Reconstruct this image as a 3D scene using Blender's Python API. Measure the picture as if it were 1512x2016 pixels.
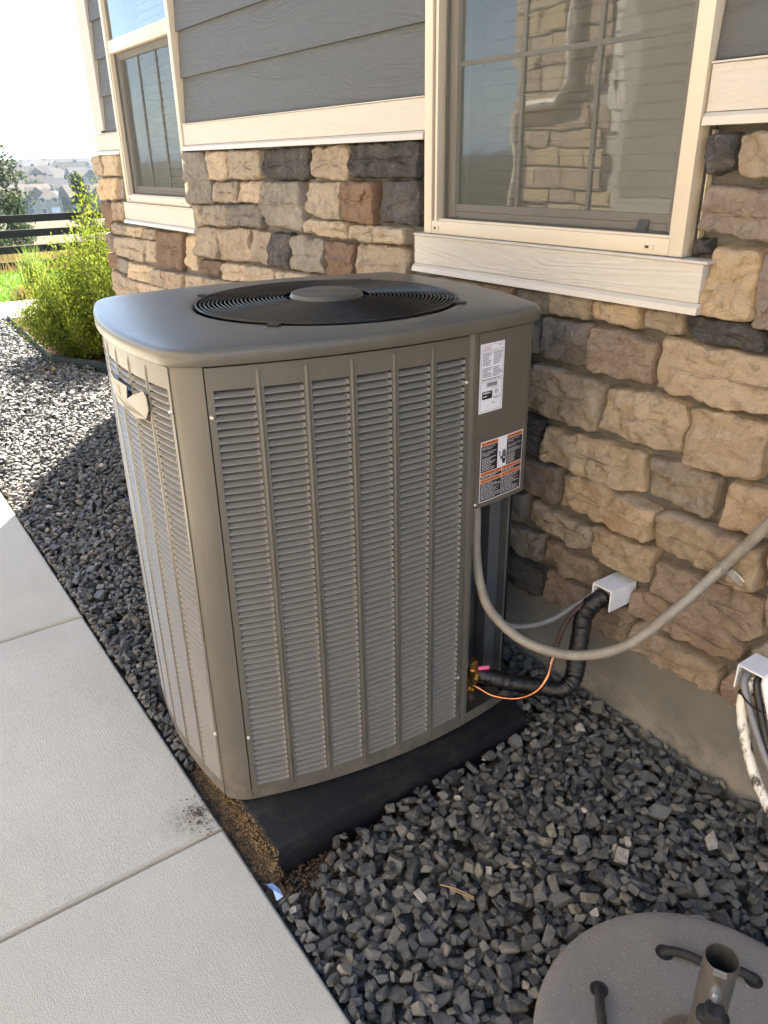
import bpy, bmesh, math, random
import numpy as np
from mathutils import Vector, Matrix, noise
PI = math.pi
R = math.radians
sc = bpy.context.scene
C = sc.collection
for o in list(bpy.data.objects):
    bpy.data.objects.remove(o)

# ------------------------------------------------------------------ camera
cam = bpy.data.cameras.new('camera')
cam.sensor_fit = 'VERTICAL'
cam.sensor_height = 36.0
cam.lens = 36.0 * 1513.2 / 2016.0
cam.clip_start = 0.05
cam.clip_end = 40000
co = bpy.data.objects.new('camera', cam)
C.objects.link(co)
pitch, roll, yaw = R(24.625), R(1.046), R(34.891)
fw = Vector((-math.cos(yaw) * math.cos(pitch), math.sin(yaw) * math.cos(pitch), -math.sin(pitch)))
rt = Vector((math.sin(yaw), math.cos(yaw), 0))
dn = fw.cross(rt)
r2 = math.cos(roll) * rt + math.sin(roll) * dn
d2 = -math.sin(roll) * rt + math.cos(roll) * dn
m3 = Matrix((r2, -d2, -fw)).transposed()
co.matrix_world = Matrix.Translation((0, 0, 1.5)) @ m3.to_4x4()
sc.camera = co

# ------------------------------------------------------------------ sky and sun
SUN_AZ, SUN_EL = R(143.6), R(44.0)
w = bpy.data.worlds.new('World')
sc.world = w
w.use_nodes = True
nt = w.node_tree
nt.nodes.clear()
sky = nt.nodes.new('ShaderNodeTexSky')
sky.sky_type = 'NISHITA'
sky.sun_disc = False
sky.sun_elevation = SUN_EL
sky.sun_rotation = PI / 2 - SUN_AZ
sky.altitude = 1800
sky.air_density = 1.0
sky.dust_density = 1.0
bg = nt.nodes.new('ShaderNodeBackground')
bg.inputs['Strength'].default_value = 0.07
wo = nt.nodes.new('ShaderNodeOutputWorld')
nt.links.new(sky.outputs[0], bg.inputs[0])
nt.links.new(bg.outputs[0], wo.inputs[0])
sun = bpy.data.lights.new('sun', 'SUN')
sun.energy = 5.0
sun.angle = R(0.53)
sun.color = (1.0, 0.93, 0.82)
so = bpy.data.objects.new('sun', sun)
C.objects.link(so)
sd = Vector((math.cos(SUN_EL) * math.cos(SUN_AZ), math.cos(SUN_EL) * math.sin(SUN_AZ), math.sin(SUN_EL)))
so.rotation_euler = (-sd).to_track_quat('-Z', 'Y').to_euler()
so.location = sd * 60
sc.view_settings.view_transform = 'Standard'
sc.view_settings.look = 'None'
sc.view_settings.gamma = 1
sc.view_settings.use_curve_mapping = False
sc.view_settings.exposure = 2.89
sc.view_settings.use_white_balance = True      # the phone balanced for the shade
sc.view_settings.white_balance_temperature = 6700
sc.view_settings.white_balance_tint = 10
sc.cycles.use_denoising = True
sc.cycles.max_bounces = 10
sc.cycles.diffuse_bounces = 5
sc.cycles.glossy_bounces = 5
sc.cycles.transparent_max_bounces = 24
sc.cycles.volume_bounces = 0
sc.cycles.sample_clamp_indirect = 8

# ------------------------------------------------------------------ materials
MATS = {}


def srgb(r, g, b):
    f = lambda c: ((c / 255 + 0.055) / 1.055) ** 2.4 if c > 10 else c / 255 / 12.92
    return (f(r), f(g), f(b), 1)


class NB:
    """small node-tree helper"""

    def __init__(s, name):
        s.m = bpy.data.materials.new(name)
        s.m.use_nodes = True
        s.t = s.m.node_tree
        s.p = s.t.nodes['Principled BSDF']
        s.out = s.t.nodes['Material Output']
        s.tc = s.t.nodes.new('ShaderNodeTexCoord')
        s.v = s.tc.outputs['Object']
        MATS[name] = s.m

    def n(s, typ, **kw):
        x = s.t.nodes.new(typ)
        for k, v in kw.items():
            setattr(x, k, v)
        return x

    def l(s, a, b):
        s.t.links.new(a, b)

    def mapping(s, scale=(1, 1, 1), rot=(0, 0, 0)):
        x = s.n('ShaderNodeMapping')
        x.inputs['Scale'].default_value = scale
        x.inputs['Rotation'].default_value = rot
        s.l(s.v, x.inputs['Vector'])
        return x.outputs[0]

    def noise(s, scale, detail=4, rough=0.55, vec=None, dist=0.0):
        x = s.n('ShaderNodeTexNoise')
        x.inputs['Scale'].default_value = scale
        x.inputs['Detail'].default_value = detail
        x.inputs['Roughness'].default_value = rough
        x.inputs['Distortion'].default_value = dist
        s.l(vec or s.v, x.inputs['Vector'])
        return x.outputs['Fac']

    def ramp(s, fac, a, b):
        x = s.n('ShaderNodeMapRange')
        x.inputs['From Min'].default_value = a
        x.inputs['From Max'].default_value = b
        s.l(fac, x.inputs['Value'])
        return x.outputs[0]

    def math(s, op, a, b):
        x = s.n('ShaderNodeMath', operation=op)
        for i, q in enumerate((a, b)):
            if isinstance(q, (int, float)):
                x.inputs[i].default_value = q
            else:
                s.l(q, x.inputs[i])
        return x.outputs[0]

    def mix(s, fac, a, b):
        x = s.n('ShaderNodeMix', data_type='RGBA')
        for i, q in ((0, fac), (6, a), (7, b)):
            if isinstance(q, (int, float, tuple)):
                x.inputs[i].default_value = q
            else:
                s.l(q, x.inputs[i])
        return x.outputs[2]

    def base(s, c):
        if isinstance(c, tuple):
            s.p.inputs['Base Color'].default_value = c
        else:
            s.l(c, s.p.inputs['Base Color'])

    def bump(s, h, dist=0.01, strength=1.0):
        x = s.n('ShaderNodeBump')
        x.inputs['Distance'].default_value = dist
        x.inputs['Strength'].default_value = strength
        s.l(h, x.inputs['Height'])
        s.l(x.outputs[0], s.p.inputs['Normal'])

    def set(s, rough=0.5, metal=0.0, spec=0.5, coat=0.0):
        s.p.inputs['Roughness'].default_value = rough
        s.p.inputs['Metallic'].default_value = metal
        s.p.inputs['Specular IOR Level'].default_value = spec
        s.p.inputs['Coat Weight'].default_value = coat
        return s


def simple(name, c, rough=0.5, metal=0.0, var=0.15, nscale=8, bscale=0, bdist=0.001, spec=0.5, coat=0.0):
    b = NB(name)
    c = c if len(c) == 4 else tuple(c) + (1,)
    lo = tuple(x * (1 - var) for x in c[:3]) + (1,)
    hi = tuple(min(1, x * (1 + var)) for x in c[:3]) + (1,)
    b.base(b.mix(b.ramp(b.noise(nscale, 5), .3, .7), lo, hi))
    b.set(rough, metal, spec, coat)
    if bscale:
        b.bump(b.noise(bscale, 4), bdist)
    return b.m


# painted steel of the unit
b = NB('unit_paint')
b.base(b.mix(b.ramp(b.noise(5, 5), .3, .7), (.098, .092, .077, 1), (.114, .107, .090, 1)))
b.set(.36, 0, .5, .04)
b.p.inputs['Coat Roughness'].default_value = .3
sx = b.n('ShaderNodeSeparateXYZ')
b.l(b.v, sx.inputs[0])
streak = b.noise(9, 5, .65, b.mapping((6, 6, .35)))
dust = b.math('MULTIPLY', b.ramp(sx.outputs['Z'], .30, .06), b.ramp(b.noise(16, 6, .7), .38, .7))
dust = b.math('ADD', b.math('MULTIPLY', dust, .5), b.math('MULTIPLY', b.ramp(streak, .55, .8), .13))
b.base(b.mix(dust, b.mix(b.ramp(b.noise(5, 5), .3, .7), (.098, .092, .077, 1), (.114, .107, .090, 1)), (.27, .235, .185, 1)))
b.l(b.math('ADD', b.math('MULTIPLY', streak, .16), .28), b.p.inputs['Roughness'])
b.bump(b.noise(420, 2), .00012)
simple('louver_paint_skylit', (.225, .215, .195), .36, 0, .06, 9)  # unit paint made lighter: sky light on the tilted slats put into the colour
simple('hub_paint', (.085, .075, .062), .45)
simple('black_paint', (.008, .008, .009), .35, 0, .1, spec=.3)
simple('black_plastic', (.018, .018, .02), .5, 0, .2, 20, 300, .0004)
simple('dark_inside', (.03, .03, .032), .7)
simple('grey_metal', (.12, .13, .14), .42, .3, .1)
simple('screw_steel', (.55, .53, .5), .3, .9)
simple('brass', (.55, .38, .12), .28, 1.0, .15, 40)
simple('copper', (.42, .19, .11), .25, 1.0, .25, 30)
simple('copper_dark', (.11, .065, .05), .45, .5, .2, 30)
simple('pink_plastic', (.75, .12, .32), .4)
simple('label_white', (.78, .78, .86), .35, 0, .02)
simple('label_black', (.012, .012, .015), .35, 0, .02)
simple('label_grey', (.2, .2, .26), .35, 0, .02)
simple('label_orange', (.72, .2, .035), .35, 0, .03)
simple('label_red', (.5, .06, .07), .35, 0, .03)
simple('badge_silver', (.15, .14, .118), .4, .1, .05)
simple('soil', (.13, .085, .05), .95, 0, .5, 30, 160, .006)
for nm_, c1_, c2_ in (('dry_mud', (.34, .235, .13), (.12, .085, .055)), ('soil_grain', (.19, .135, .085), (.05, .036, .025))):
    b = NB(nm_)
    ge = b.n('ShaderNodeNewGeometry')
    b.base(b.mix(ge.outputs['Random Per Island'], c1_ + (1,), c2_ + (1,)))
    b.set(.95, 0, .1)
    b.bump(b.noise(300, 4), .002)
b = NB('pad_black')
b.base(b.mix(b.math('MULTIPLY', b.ramp(b.noise(13, 8, .75), .5, .8), .3), (.010, .011, .015, 1), (.14, .11, .08, 1)))
b.set(.62, 0, .4)
b.bump(b.noise(90, 5), .0015)
simple('conduit_grey', (.25, .23, .195), .5, 0, .22, 25, 180, .0012)
simple('cable_grey', (.2, .2, .215), .35, 0, .1, 30)
simple('cable_black', (.015, .014, .014), .35)
simple('duct_white', (.8, .82, .86), .4, 0, .06, 30, 200, .0005)
simple('galvanised', (.55, .55, .54), .35, .8, .2, 60)
simple('tube_steel', (.23, .215, .195), .34, .75, .12, 20)
simple('rope_black', (.02, .02, .022), .7, 0, .3, 80, 600, .001)
simple('blue_tape', (.3, .45, .78), .6, 0, .15, 60)
simple('twig', (.38, .26, .14), .8)
simple('dry_leaf', (.42, .24, .07), .8)
simple('edging_green', (.018, .028, .025), .55, 0, .2)
simple('mulch', (.06, .028, .018), .95, 0, .5, 25, 80, .02, spec=.1)
simple('fence_dark', (.014, .012, .011), .8, 0, .3, 12)
simple('window_tan', (.56, .485, .375), .42, 0, .04, 3)
simple('sash_taupe', (.27, .235, .2), .45, 0, .06, 5)
simple('gasket_gap_dark', (.035, .033, .032), .6)
simple('track_grey', (.2, .19, .185), .5)
simple('foam_yellow', (.62, .56, .38), .8)
simple('drip_metal', (.50, .455, .39), .35, 0, .04)
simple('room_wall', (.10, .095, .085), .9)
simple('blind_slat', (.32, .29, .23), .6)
simple('roof_shingle', (.14, .125, .11), .9, 0, .3, 3)
simple('bark', (.1, .075, .055), .9, 0, .3, 20, 40, .01)
simple('downspout_paint', (.62, .56, .47), .5)

# caulk smeared pipe
b = NB('caulk_smear')
b.base(b.mix(b.ramp(b.noise(24, 7, .75, b.mapping((1, 1, .3))), .50, .58), (.80, .79, .75, 1), (.08, .075, .065, 1)))
b.set(.6)
b.bump(b.noise(120, 4), .002)

# tape wrapped insulation
b = NB('insulation_tape')
b.base((.008, .008, .009, 1))
b.set(.22, 0, .6)
b.bump(b.noise(75, 6, .65, None, 1.5), .004, .8)


def stone_mat(name, c1, c2, c3, speck):
    """cultured ledge stone: two body tints, a stain tint, pale dusting on worn edges"""
    b = NB(name)
    oi = b.n('ShaderNodeObjectInfo')
    n1 = b.ramp(b.noise(9, 6, .6), .36, .64)
    body = b.mix(n1, c1 + (1,), c2 + (1,))
    st = b.ramp(b.noise(5.5, 7, .68, None, .8), .53, .68)
    body = b.mix(b.math('MULTIPLY', st, .8), body, c3 + (1,))
    sp = b.ramp(b.noise(110, 5, .75), .56, .68)
    body = b.mix(b.math('MULTIPLY', sp, .5), body, speck + (1,))
    dk = b.ramp(b.noise(30, 9, .78, None, .5), .5, .68)
    body = b.mix(b.math('MULTIPLY', dk, .6), body, tuple(x * .38 for x in c3) + (1,))
    ge = b.n('ShaderNodeNewGeometry')
    pt = b.ramp(ge.outputs['Pointiness'], .515, .58)
    body = b.mix(b.math('MULTIPLY', pt, .5), body, speck + (1,))
    hsv = b.n('ShaderNodeHueSaturation')
    b.l(body, hsv.inputs['Color'])
    b.l(b.math('ADD', b.math('MULTIPLY', oi.outputs['Random'], .55), .72), hsv.inputs['Value'])
    b.l(b.math('ADD', b.math('MULTIPLY', oi.outputs['Random'], .3), .74), hsv.inputs['Saturation'])
    b.base(hsv.outputs[0])
    b.set(.92, 0, .25)
    h = b.math('ADD', b.noise(52, 9, .75, None, .8), b.math('MULTIPLY', b.noise(240, 4, .75), .45))
    b.bump(h, .017)
    return b.m


stone_mat('stone_tan', (.58, .46, .325), (.49, .385, .27), (.34, .28, .215), (.62, .52, .38))
stone_mat('stone_ochre', (.63, .475, .31), (.54, .405, .265), (.46, .31, .18), (.60, .47, .30))
stone_mat('stone_brown', (.32, .24, .18), (.43, .33, .245), (.24, .18, .14), (.48, .40, .31))
stone_mat('stone_rust', (.31, .185, .115), (.27, .17, .11), (.18, .12, .08), (.45, .30, .18))
stone_mat('stone_grey', (.27, .235, .20), (.36, .315, .26), (.16, .14, .125), (.46, .42, .36))
stone_mat('stone_dark', (.065, .06, .06), (.13, .12, .115), (.055, .05, .05), (.36, .33, .30))
stone_mat('stone_pink', (.50, .365, .275), (.44, .32, .24), (.28, .17, .11), (.52, .41, .30))
SM = dict(t='stone_tan', o='stone_ochre', b='stone_brown', r='stone_rust', g='stone_grey', d='stone_dark', p='stone_pink')

# mortar
b = NB('mortar')
b.base(b.mix(b.ramp(b.noise(14, 6), .3, .7), (.15, .14, .125, 1), (.235, .22, .195, 1)))
b.set(.95, 0, .2)
b.bump(b.noise(110, 7, .75), .012)

# parged foundation with pale splashes near the ground
b = NB('foundation_concrete')
sx = b.n('ShaderNodeSeparateXYZ')
b.l(b.v, sx.inputs[0])
low = b.ramp(sx.outputs['Z'], .16, -.02)
bl = b.math('MULTIPLY', low, b.ramp(b.noise(9, 7, .7), .46, .62))
body = b.mix(b.ramp(b.noise(4, 6), .3, .7), (.145, .147, .142, 1), (.195, .194, .184, 1))
body = b.mix(b.math('MULTIPLY', b.ramp(b.noise(60, 3, .6), .68, .74), .5), body, (.5, .48, .44, 1))
b.base(b.mix(b.math('MULTIPLY', bl, .55), body, (.42, .39, .34, 1)))
b.set(.9, 0, .25)
b.bump(b.noise(60, 6), .003)


def wood_emboss(name, c, amount, rough=.6):
    """fibre cement board: colour almost even, cedar grain pressed into it"""
    b = NB(name)
    oi = b.n('ShaderNodeObjectInfo')
    off = b.n('ShaderNodeVectorMath', operation='ADD')
    cmb = b.n('ShaderNodeCombineXYZ')
    b.l(b.math('MULTIPLY', oi.outputs['Random'], 37.), cmb.inputs[0])
    b.l(b.math('MULTIPLY', oi.outputs['Random'], 11.), cmb.inputs[2])
    b.l(b.v, off.inputs[0])
    b.l(cmb.outputs[0], off.inputs[1])
    mp = b.n('ShaderNodeMapping')
    mp.inputs['Scale'].default_value = (1.3, 1, 9)
    b.l(off.outputs[0], mp.inputs['Vector'])
    base = b.noise(1.1, 2, .4, mp.outputs[0], .6)
    rings = b.math('SINE', b.math('MULTIPLY', base, 95.), 0)
    fine = b.noise(30, 5, .6, mp.outputs[0])
    h = b.math('ADD', b.math('MULTIPLY', rings, .5), fine)
    cc = tuple(c)
    b.base(b.mix(b.ramp(fine, .3, .7), tuple(x * .93 for x in cc) + (1,), tuple(min(1, x * 1.05) for x in cc) + (1,)))
    b.set(rough, 0, .35)
    b.bump(h, amount)
    return b.m


wood_emboss('siding_grey', (.084, .086, .086), .0012)
wood_emboss('trim_cream', (.49, .452, .395), .0008)

# glass pane that mirrors the yard
b = NB('window_glass')
tr = b.n('ShaderNodeBsdfTransparent')
tr.inputs[0].default_value = (.62, .66, .64, 1)
gl = b.n('ShaderNodeBsdfGlossy')
gl.inputs['Roughness'].default_value = 0.012
gl.inputs['Color'].default_value = (.92, .95, .95, 1)
bp = b.n('ShaderNodeBump')
bp.inputs['Distance'].default_value = .0022
b.l(b.noise(4.5, 2, .4, b.mapping((1, 1, .6))), bp.inputs['Height'])
b.l(bp.outputs[0], gl.inputs['Normal'])
fr = b.n('ShaderNodeFresnel')
fr.inputs['IOR'].default_value = 1.55
ms = b.n('ShaderNodeMixShader')
b.l(b.math('ADD', b.math('MULTIPLY', fr.outputs[0], .9), .15), ms.inputs[0])
b.l(tr.outputs[0], ms.inputs[1])
b.l(gl.outputs[0], ms.inputs[2])
b.l(ms.outputs[0], b.out.inputs[0])

# fly screen: fine wire, mostly open
b = NB('fly_screen')
tr = b.n('ShaderNodeBsdfTransparent')
df = b.n('ShaderNodeBsdfDiffuse')
df.inputs[0].default_value = (.115, .12, .112, 1)
ms = b.n('ShaderNodeMixShader')
ms.inputs[0].default_value = .44
b.l(tr.outputs[0], ms.inputs[1])
b.l(df.outputs[0], ms.inputs[2])
b.l(ms.outputs[0], b.out.inputs[0])

# broom finished concrete
b = NB('walk_concrete')
oi = b.n('ShaderNodeObjectInfo')
br = b.noise(26, 4, .6, b.mapping((.9, 9, 1), (0, 0, R(8))))
grit = b.noise(330, 3, .6)
c = b.mix(b.ramp(b.noise(1.3, 7, .65), .36, .64), (.465, .43, .36, 1), (.58, .54, .455, 1))
c = b.mix(b.math('MULTIPLY', b.ramp(grit, .4, .6), .65), c, (.70, .665, .59, 1))
c = b.mix(b.math('MULTIPLY', b.ramp(b.noise(210, 2, .5), .68, .75), .6), c, (.16, .13, .1, 1))
c = b.mix(b.math('MULTIPLY', b.ramp(b.noise(3.3, 7, .7), .62, .74), .35), c, (.36, .29, .2, 1))
vd = b.n('ShaderNodeVectorMath', operation='DISTANCE')
vd.inputs[1].default_value = (-1.475, .40, 0)
b.l(b.v, vd.inputs[0])
dirt = b.math('MULTIPLY', b.ramp(vd.outputs['Value'], .07, .0), b.ramp(b.noise(60, 6, .75), .38, .6))
c = b.mix(b.math('MULTIPLY', dirt, .6), c, (.12, .08, .05, 1))
b.base(c)
b.set(.9, 0, .3)
b.bump(b.math('ADD', b.math('MULTIPLY', br, .4), grit), .0022)

# gravel: every stone its own tint
b = NB('gravel_stone')
ge = b.n('ShaderNodeNewGeometry')
rnd = ge.outputs['Random Per Island']
cr = b.n('ShaderNodeValToRGB')
el = cr.color_ramp.elements
for i, (pos, colr) in enumerate(((0, (.06, .064, .066)), (.25, (.115, .12, .12)), (.5, (.18, .18, .172)), (.68, (.08, .085, .088)),
                                 (.78, (.23, .215, .18)), (.87, (.14, .145, .15)), (.95, (.31, .28, .225)), (.985, (.52, .49, .44)))):
    e = el[i] if i < 2 else el.new(pos)
    e.position = pos
    e.color = colr + (1,)
cr.color_ramp.interpolation = 'CONSTANT'
b.l(rnd, cr.inputs[0])
c = b.mix(b.math('MULTIPLY', b.ramp(b.noise(70, 6, .7), .4, .66), .6), cr.outputs[0], (.17, .165, .15, 1))
c = b.mix(b.math('MULTIPLY', b.ramp(b.noise(300, 3, .6), .62, .74), .5), c, (.36, .35, .32, 1))
c = b.mix(b.math('MULTIPLY', b.ramp(b.noise(22, 6, .7), .55, .75), .5), c, (.10, .075, .045, 1))
b.base(c)
b.set(.62, 0, .5)
b.bump(b.noise(150, 7, .75), .005)

# umbrella base: ground speckled stone
b = NB('base_stone')
c = b.mix(b.ramp(b.noise(7, 5), .3, .7), (.19, .177, .163, 1), (.23, .214, .197, 1))
c = b.mix(b.math('MULTIPLY', b.ramp(b.noise(240, 2, .5), .66, .72), .7), c, (.5, .45, .4, 1))
c = b.mix(b.math('MULTIPLY', b.ramp(b.noise(170, 2, .5), .69, .74), .7), c, (.06, .05, .045, 1))
b.base(c)
b.set(.8, 0, .35)
b.bump(b.noise(300, 3), .001)


def leaf_mat(name, c1, c2, trans=.45):
    b = NB(name)
    ge = b.n('ShaderNodeNewGeometry')
    col = b.mix(ge.outputs['Random Per Island'], c1 + (1,), c2 + (1,))
    d = b.n('ShaderNodeBsdfDiffuse')
    t = b.n('ShaderNodeBsdfTranslucent')
    b.l(col, d.inputs[0])
    b.l(col, t.inputs[0])
    ms = b.n('ShaderNodeMixShader')
    ms.inputs[0].default_value = trans
    b.l(d.outputs[0], ms.inputs[1])
    b.l(t.outputs[0], ms.inputs[2])
    b.l(ms.outputs[0], b.out.inputs[0])


leaf_mat('leaf_gold_green', (.25, .29, .04), (.10, .145, .024), .5)
leaf_mat('leaf_dark', (.035, .065, .02), (.07, .10, .035))
leaf_mat('leaf_pine', (.05, .075, .035), (.10, .12, .055), .3)
leaf_mat('grass_lawn', (.10, .20, .02), (.16, .26, .03), .5)
leaf_mat('grass_dry', (.27, .205, .075), (.19, .155, .06), .4)
leaf_mat('grass_plume', (.16, .25, .05), (.26, .30, .09), .5)

b = NB('ground_earth')
g1 = b.mix(b.ramp(b.noise(.02, 6), .35, .65), (.10, .075, .026, 1), (.06, .062, .024, 1))
b.base(b.mix(b.ramp(b.noise(3, 6, .7), .3, .7), g1, (.09, .07, .045, 1)))
b.set(.95, 0, .1)
simple('lawn_ground', (.09, .15, .025), .95, 0, .3, 10)


# ------------------------------------------------------------------ mesh helpers
class MB:
    def __init__(s):
        s.v, s.f, s.mi, s.mats = [], [], [], []

    def mat(s, m):
        if m not in s.mats:
            s.mats.append(m)
        return s.mats.index(m)

    def add(s, vs, fs, m=None):
        k = len(s.v)
        s.v.extend(tuple(q) for q in vs)
        i = s.mat(m) if m else 0
        for f in fs:
            s.f.append(tuple(k + j for j in f))
            s.mi.append(i)
        return s

    def box(s, x0, x1, y0, y1, z0, z1, m=None, bev=0.0):
        if bev:
            bm = bmesh.new()
            vs = [bm.verts.new(p) for p in ((x0, y0, z0), (x1, y0, z0), (x1, y1, z0), (x0, y1, z0), (x0, y0, z1), (x1, y0, z1), (x1, y1, z1), (x0, y1, z1))]
            for f in BOXF:
                bm.faces.new([vs[i] for i in f])
            bmesh.ops.bevel(bm, geom=bm.edges[:], offset=bev, segments=2, affect='EDGES', profile=.6)
            bm.verts.index_update()
            s.add([v.co[:] for v in bm.verts], [[v.index for v in f.verts] for f in bm.faces], m)
            bm.free()
            return s
        return s.add(((x0, y0, z0), (x1, y0, z0), (x1, y1, z0), (x0, y1, z0), (x0, y0, z1), (x1, y0, z1), (x1, y1, z1), (x0, y1, z1)), BOXF, m)

    def tube(s, pts, rad, n=12, m=None, cap=True, rfun=None):
        pts = [Vector(p) for p in pts]
        rings = []
        up = Vector((0, 0, 1))
        prev = None
        for i, p in enumerate(pts):
            t = (pts[min(i + 1, len(pts) - 1)] - pts[max(i - 1, 0)]).normalized()
            if prev is None:
                a = t.cross(up if abs(t.z) < .9 else Vector((1, 0, 0))).normalized()
            else:
                a = (prev - t * prev.dot(t)).normalized()
            prev = a
            bb = t.cross(a)
            r = rad if rfun is None else rad * rfun(i)
            rings.append([p + (a * math.cos(2 * PI * k / n) + bb * math.sin(2 * PI * k / n)) * (r if rfun is None else r * (1 + .0 * k)) for k in range(n)])
        vs = [q for r in rings for q in r]
        fs = []
        for i in range(len(pts) - 1):
            for k in range(n):
                fs.append((i * n + k, i * n + (k + 1) % n, (i + 1) * n + (k + 1) % n, (i + 1) * n + k))
        if cap:
            fs.append(tuple(range(n - 1, -1, -1)))
            fs.append(tuple((len(pts) - 1) * n + k for k in range(n)))
        return s.add(vs, fs, m)

    def lathe(s, prof, n=32, cx=0, cy=0, m=None):
        vs, fs = [], []
        for r, z in prof:
            for k in range(n):
                vs.append((cx + r * math.cos(2 * PI * k / n), cy + r * math.sin(2 * PI * k / n), z))
        for i in range(len(prof) - 1):
            for k in range(n):
                fs.append((i * n + k, i * n + (k + 1) % n, (i + 1) * n + (k + 1) % n, (i + 1) * n + k))
        return s.add(vs, fs, m)

    def build(s, name, mat=None, parent=None, smooth=False, kind=None):
        me = bpy.data.meshes.new(name)
        me.from_pydata(s.v, [], s.f)
        names = s.mats or [mat]
        for q in names:
            me.materials.append(MATS[q])
        if len(names) > 1:
            me.polygons.foreach_set('material_index', s.mi)
        if smooth:
            me.polygons.foreach_set('use_smooth', [True] * len(me.polygons))
            try:
                me.set_sharp_from_angle(angle=smooth if isinstance(smooth, float) else R(38))
            except Exception:
                pass
        me.update()
        return link(name, me, parent, kind)


BOXF = ((0, 3, 2, 1), (4, 5, 6, 7), (0, 1, 5, 4), (1, 2, 6, 5), (2, 3, 7, 6), (3, 0, 4, 7))


def link(name, me, parent=None, kind=None):
    o = bpy.data.objects.new(name, me)
    C.objects.link(o)
    if parent:
        o.parent = parent
    if kind:
        o['kind'] = kind
    return o


def thing(name, label, cat, loc=(0, 0, 0), rz=0, group=None):
    o = bpy.data.objects.new(name, None)
    C.objects.link(o)
    o.location = loc
    o.rotation_euler = (0, 0, rz)
    return tag(o, label, cat, group)


def tag(o, label, cat, group=None):
    o['label'] = label
    o['category'] = cat
    if group:
        o['group'] = group
    return o


def bez(pts, n=8):
    """Catmull-Rom through points"""
    P = [Vector(p) for p in pts]
    P = [P[0] * 2 - P[1]] + P + [P[-1] * 2 - P[-2]]
    out = []
    for i in range(1, len(P) - 2):
        for k in range(n):
            t = k / n
            a, bb, c, d = P[i - 1:i + 3]
            out.append(.5 * ((2 * bb) + (c - a) * t + (2 * a - 5 * bb + 4 * c - d) * t * t + (3 * bb - a - 3 * c + d) * t ** 3))
    out.append(P[-2])
    return out


def text_mesh(s, size):
    cu = bpy.data.curves.new('t', 'FONT')
    cu.body = s
    cu.size = size
    cu.resolution_u = 2
    o = bpy.data.objects.new('t', cu)
    me = o.to_mesh()
    v = [q.co[:2] for q in me.vertices]
    f = [tuple(p.vertices) for p in me.polygons]
    o.to_mesh_clear()
    bpy.data.objects.remove(o)
    bpy.data.curves.remove(cu)
    return v, f


# ------------------------------------------------------------------ terrain
TAB = np.array([(0, -.08), (13, -.08), (18, -.7), (60, -4.), (150, -10), (200, -11.5), (270, -10.8), (330, -8.5), (450, -5.6), (600, -4.1), (850, -1.9), (1200, 1.2), (2500, 5), (5000, 18), (7500, 32), (10000, 72), (12500, 50)])


def terr(r):
    return float(np.interp(r, TAB[:, 0], TAB[:, 1]))


vs, fs = [], []
rr = [.5, 2, 5, 9, 13, 15, 18, 25, 40, 60, 90, 120, 150, 175, 200, 235, 270, 330, 390, 450, 520, 600, 720, 850, 1000, 1200, 1600, 2100, 2500, 3200, 4000, 5000, 6000, 7000, 7800, 8400, 9000, 9500, 10000, 10500, 11200, 12500]
NA = 240
for r in rr:
    for k in range(NA):
        a = 2 * PI * k / NA
        z = terr(r)
        if r > 3000:
            z += (noise.noise((r * math.cos(a) * .0007, r * math.sin(a) * .0007, 1)) + .5 * noise.noise((r * math.cos(a) * .002, r * math.sin(a) * .002, 7))) * r * .0024
        vs.append((r * math.cos(a), r * math.sin(a), z))
for i in range(len(rr) - 1):
    for k in range(NA):
        fs.append((i * NA + k, (i + 1) * NA + k, (i + 1) * NA + (k + 1) % NA, i * NA + (k + 1) % NA))
fs.append(tuple(range(NA - 1, -1, -1))[::-1])
MB().add(vs, fs).build('ground', 'ground_earth', None, True, 'structure')

# ================================================================== the house
HX0, HX1 = -5.25, 1.62
HXS = -5.34                      # the stone stands out past the corner board          # corner and far end of the wall
ZB = 1.56                        # top of the stone
house = thing('house', 'grey sided house with tan stone base and cream trim behind the air conditioner', 'house', (0, 0, 0))
W1 = (-1.997, -1.074, 1.292)
W2 = (-4.80, -3.86, 1.302)
WT = 2.95
# backing wall round the two window openings (mortar shows between the stones)
wl = MB()
for a, c, z0, z1 in ((HXS, W2[0] + .02, .2, ZB), (W2[1] - .02, W1[0] + .02, .2, ZB), (W1[1] - .02, HX1, .2, ZB), (W2[0] + .02, W2[1] - .02, .2, W2[2] + .01), (W1[0] + .02, W1[1] - .02, .2, W1[2] + .01)):
    wl.box(a, c, 1.607, 1.72, z0, z1)
wl.box(HXS, HX0 + .12, 1.72, 9, .2, ZB)
wl.build('mortar_wall', 'mortar', house)
up = MB()
for a, c, z0, z1 in ((HX0, W2[0] + .02, ZB, 3.85), (W2[1] - .02, W1[0] + .02, ZB, 3.85), (W1[1] - .02, HX1, ZB, 3.85), (W2[0] + .02, W2[1] - .02, WT - .02, 3.85), (W1[0] + .02, W1[1] - .02, WT - .02, 3.85)):
    up.box(a, c, 1.612, 1.72, z0, z1)
up.box(HX0, HX0 + .12, 1.72, 9, ZB, 3.85)
up.box(HX1 - .12, HX1, 1.72, 9, .2, 3.85)
up.box(HX0, HX1, 9, 9.12, .2, 3.85)
up.build('wall', 'siding_grey', house)
fd = MB().box(HXS + .01, HX1, 1.604, 1.75, -.4, .242)
fd.box(HXS + .01, HX0 + .14, 1.75, 9, -.4, .2)
fd.build('foundation', 'foundation_concrete', house)
EV = 3.95                        # eave height
rf = MB()
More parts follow.
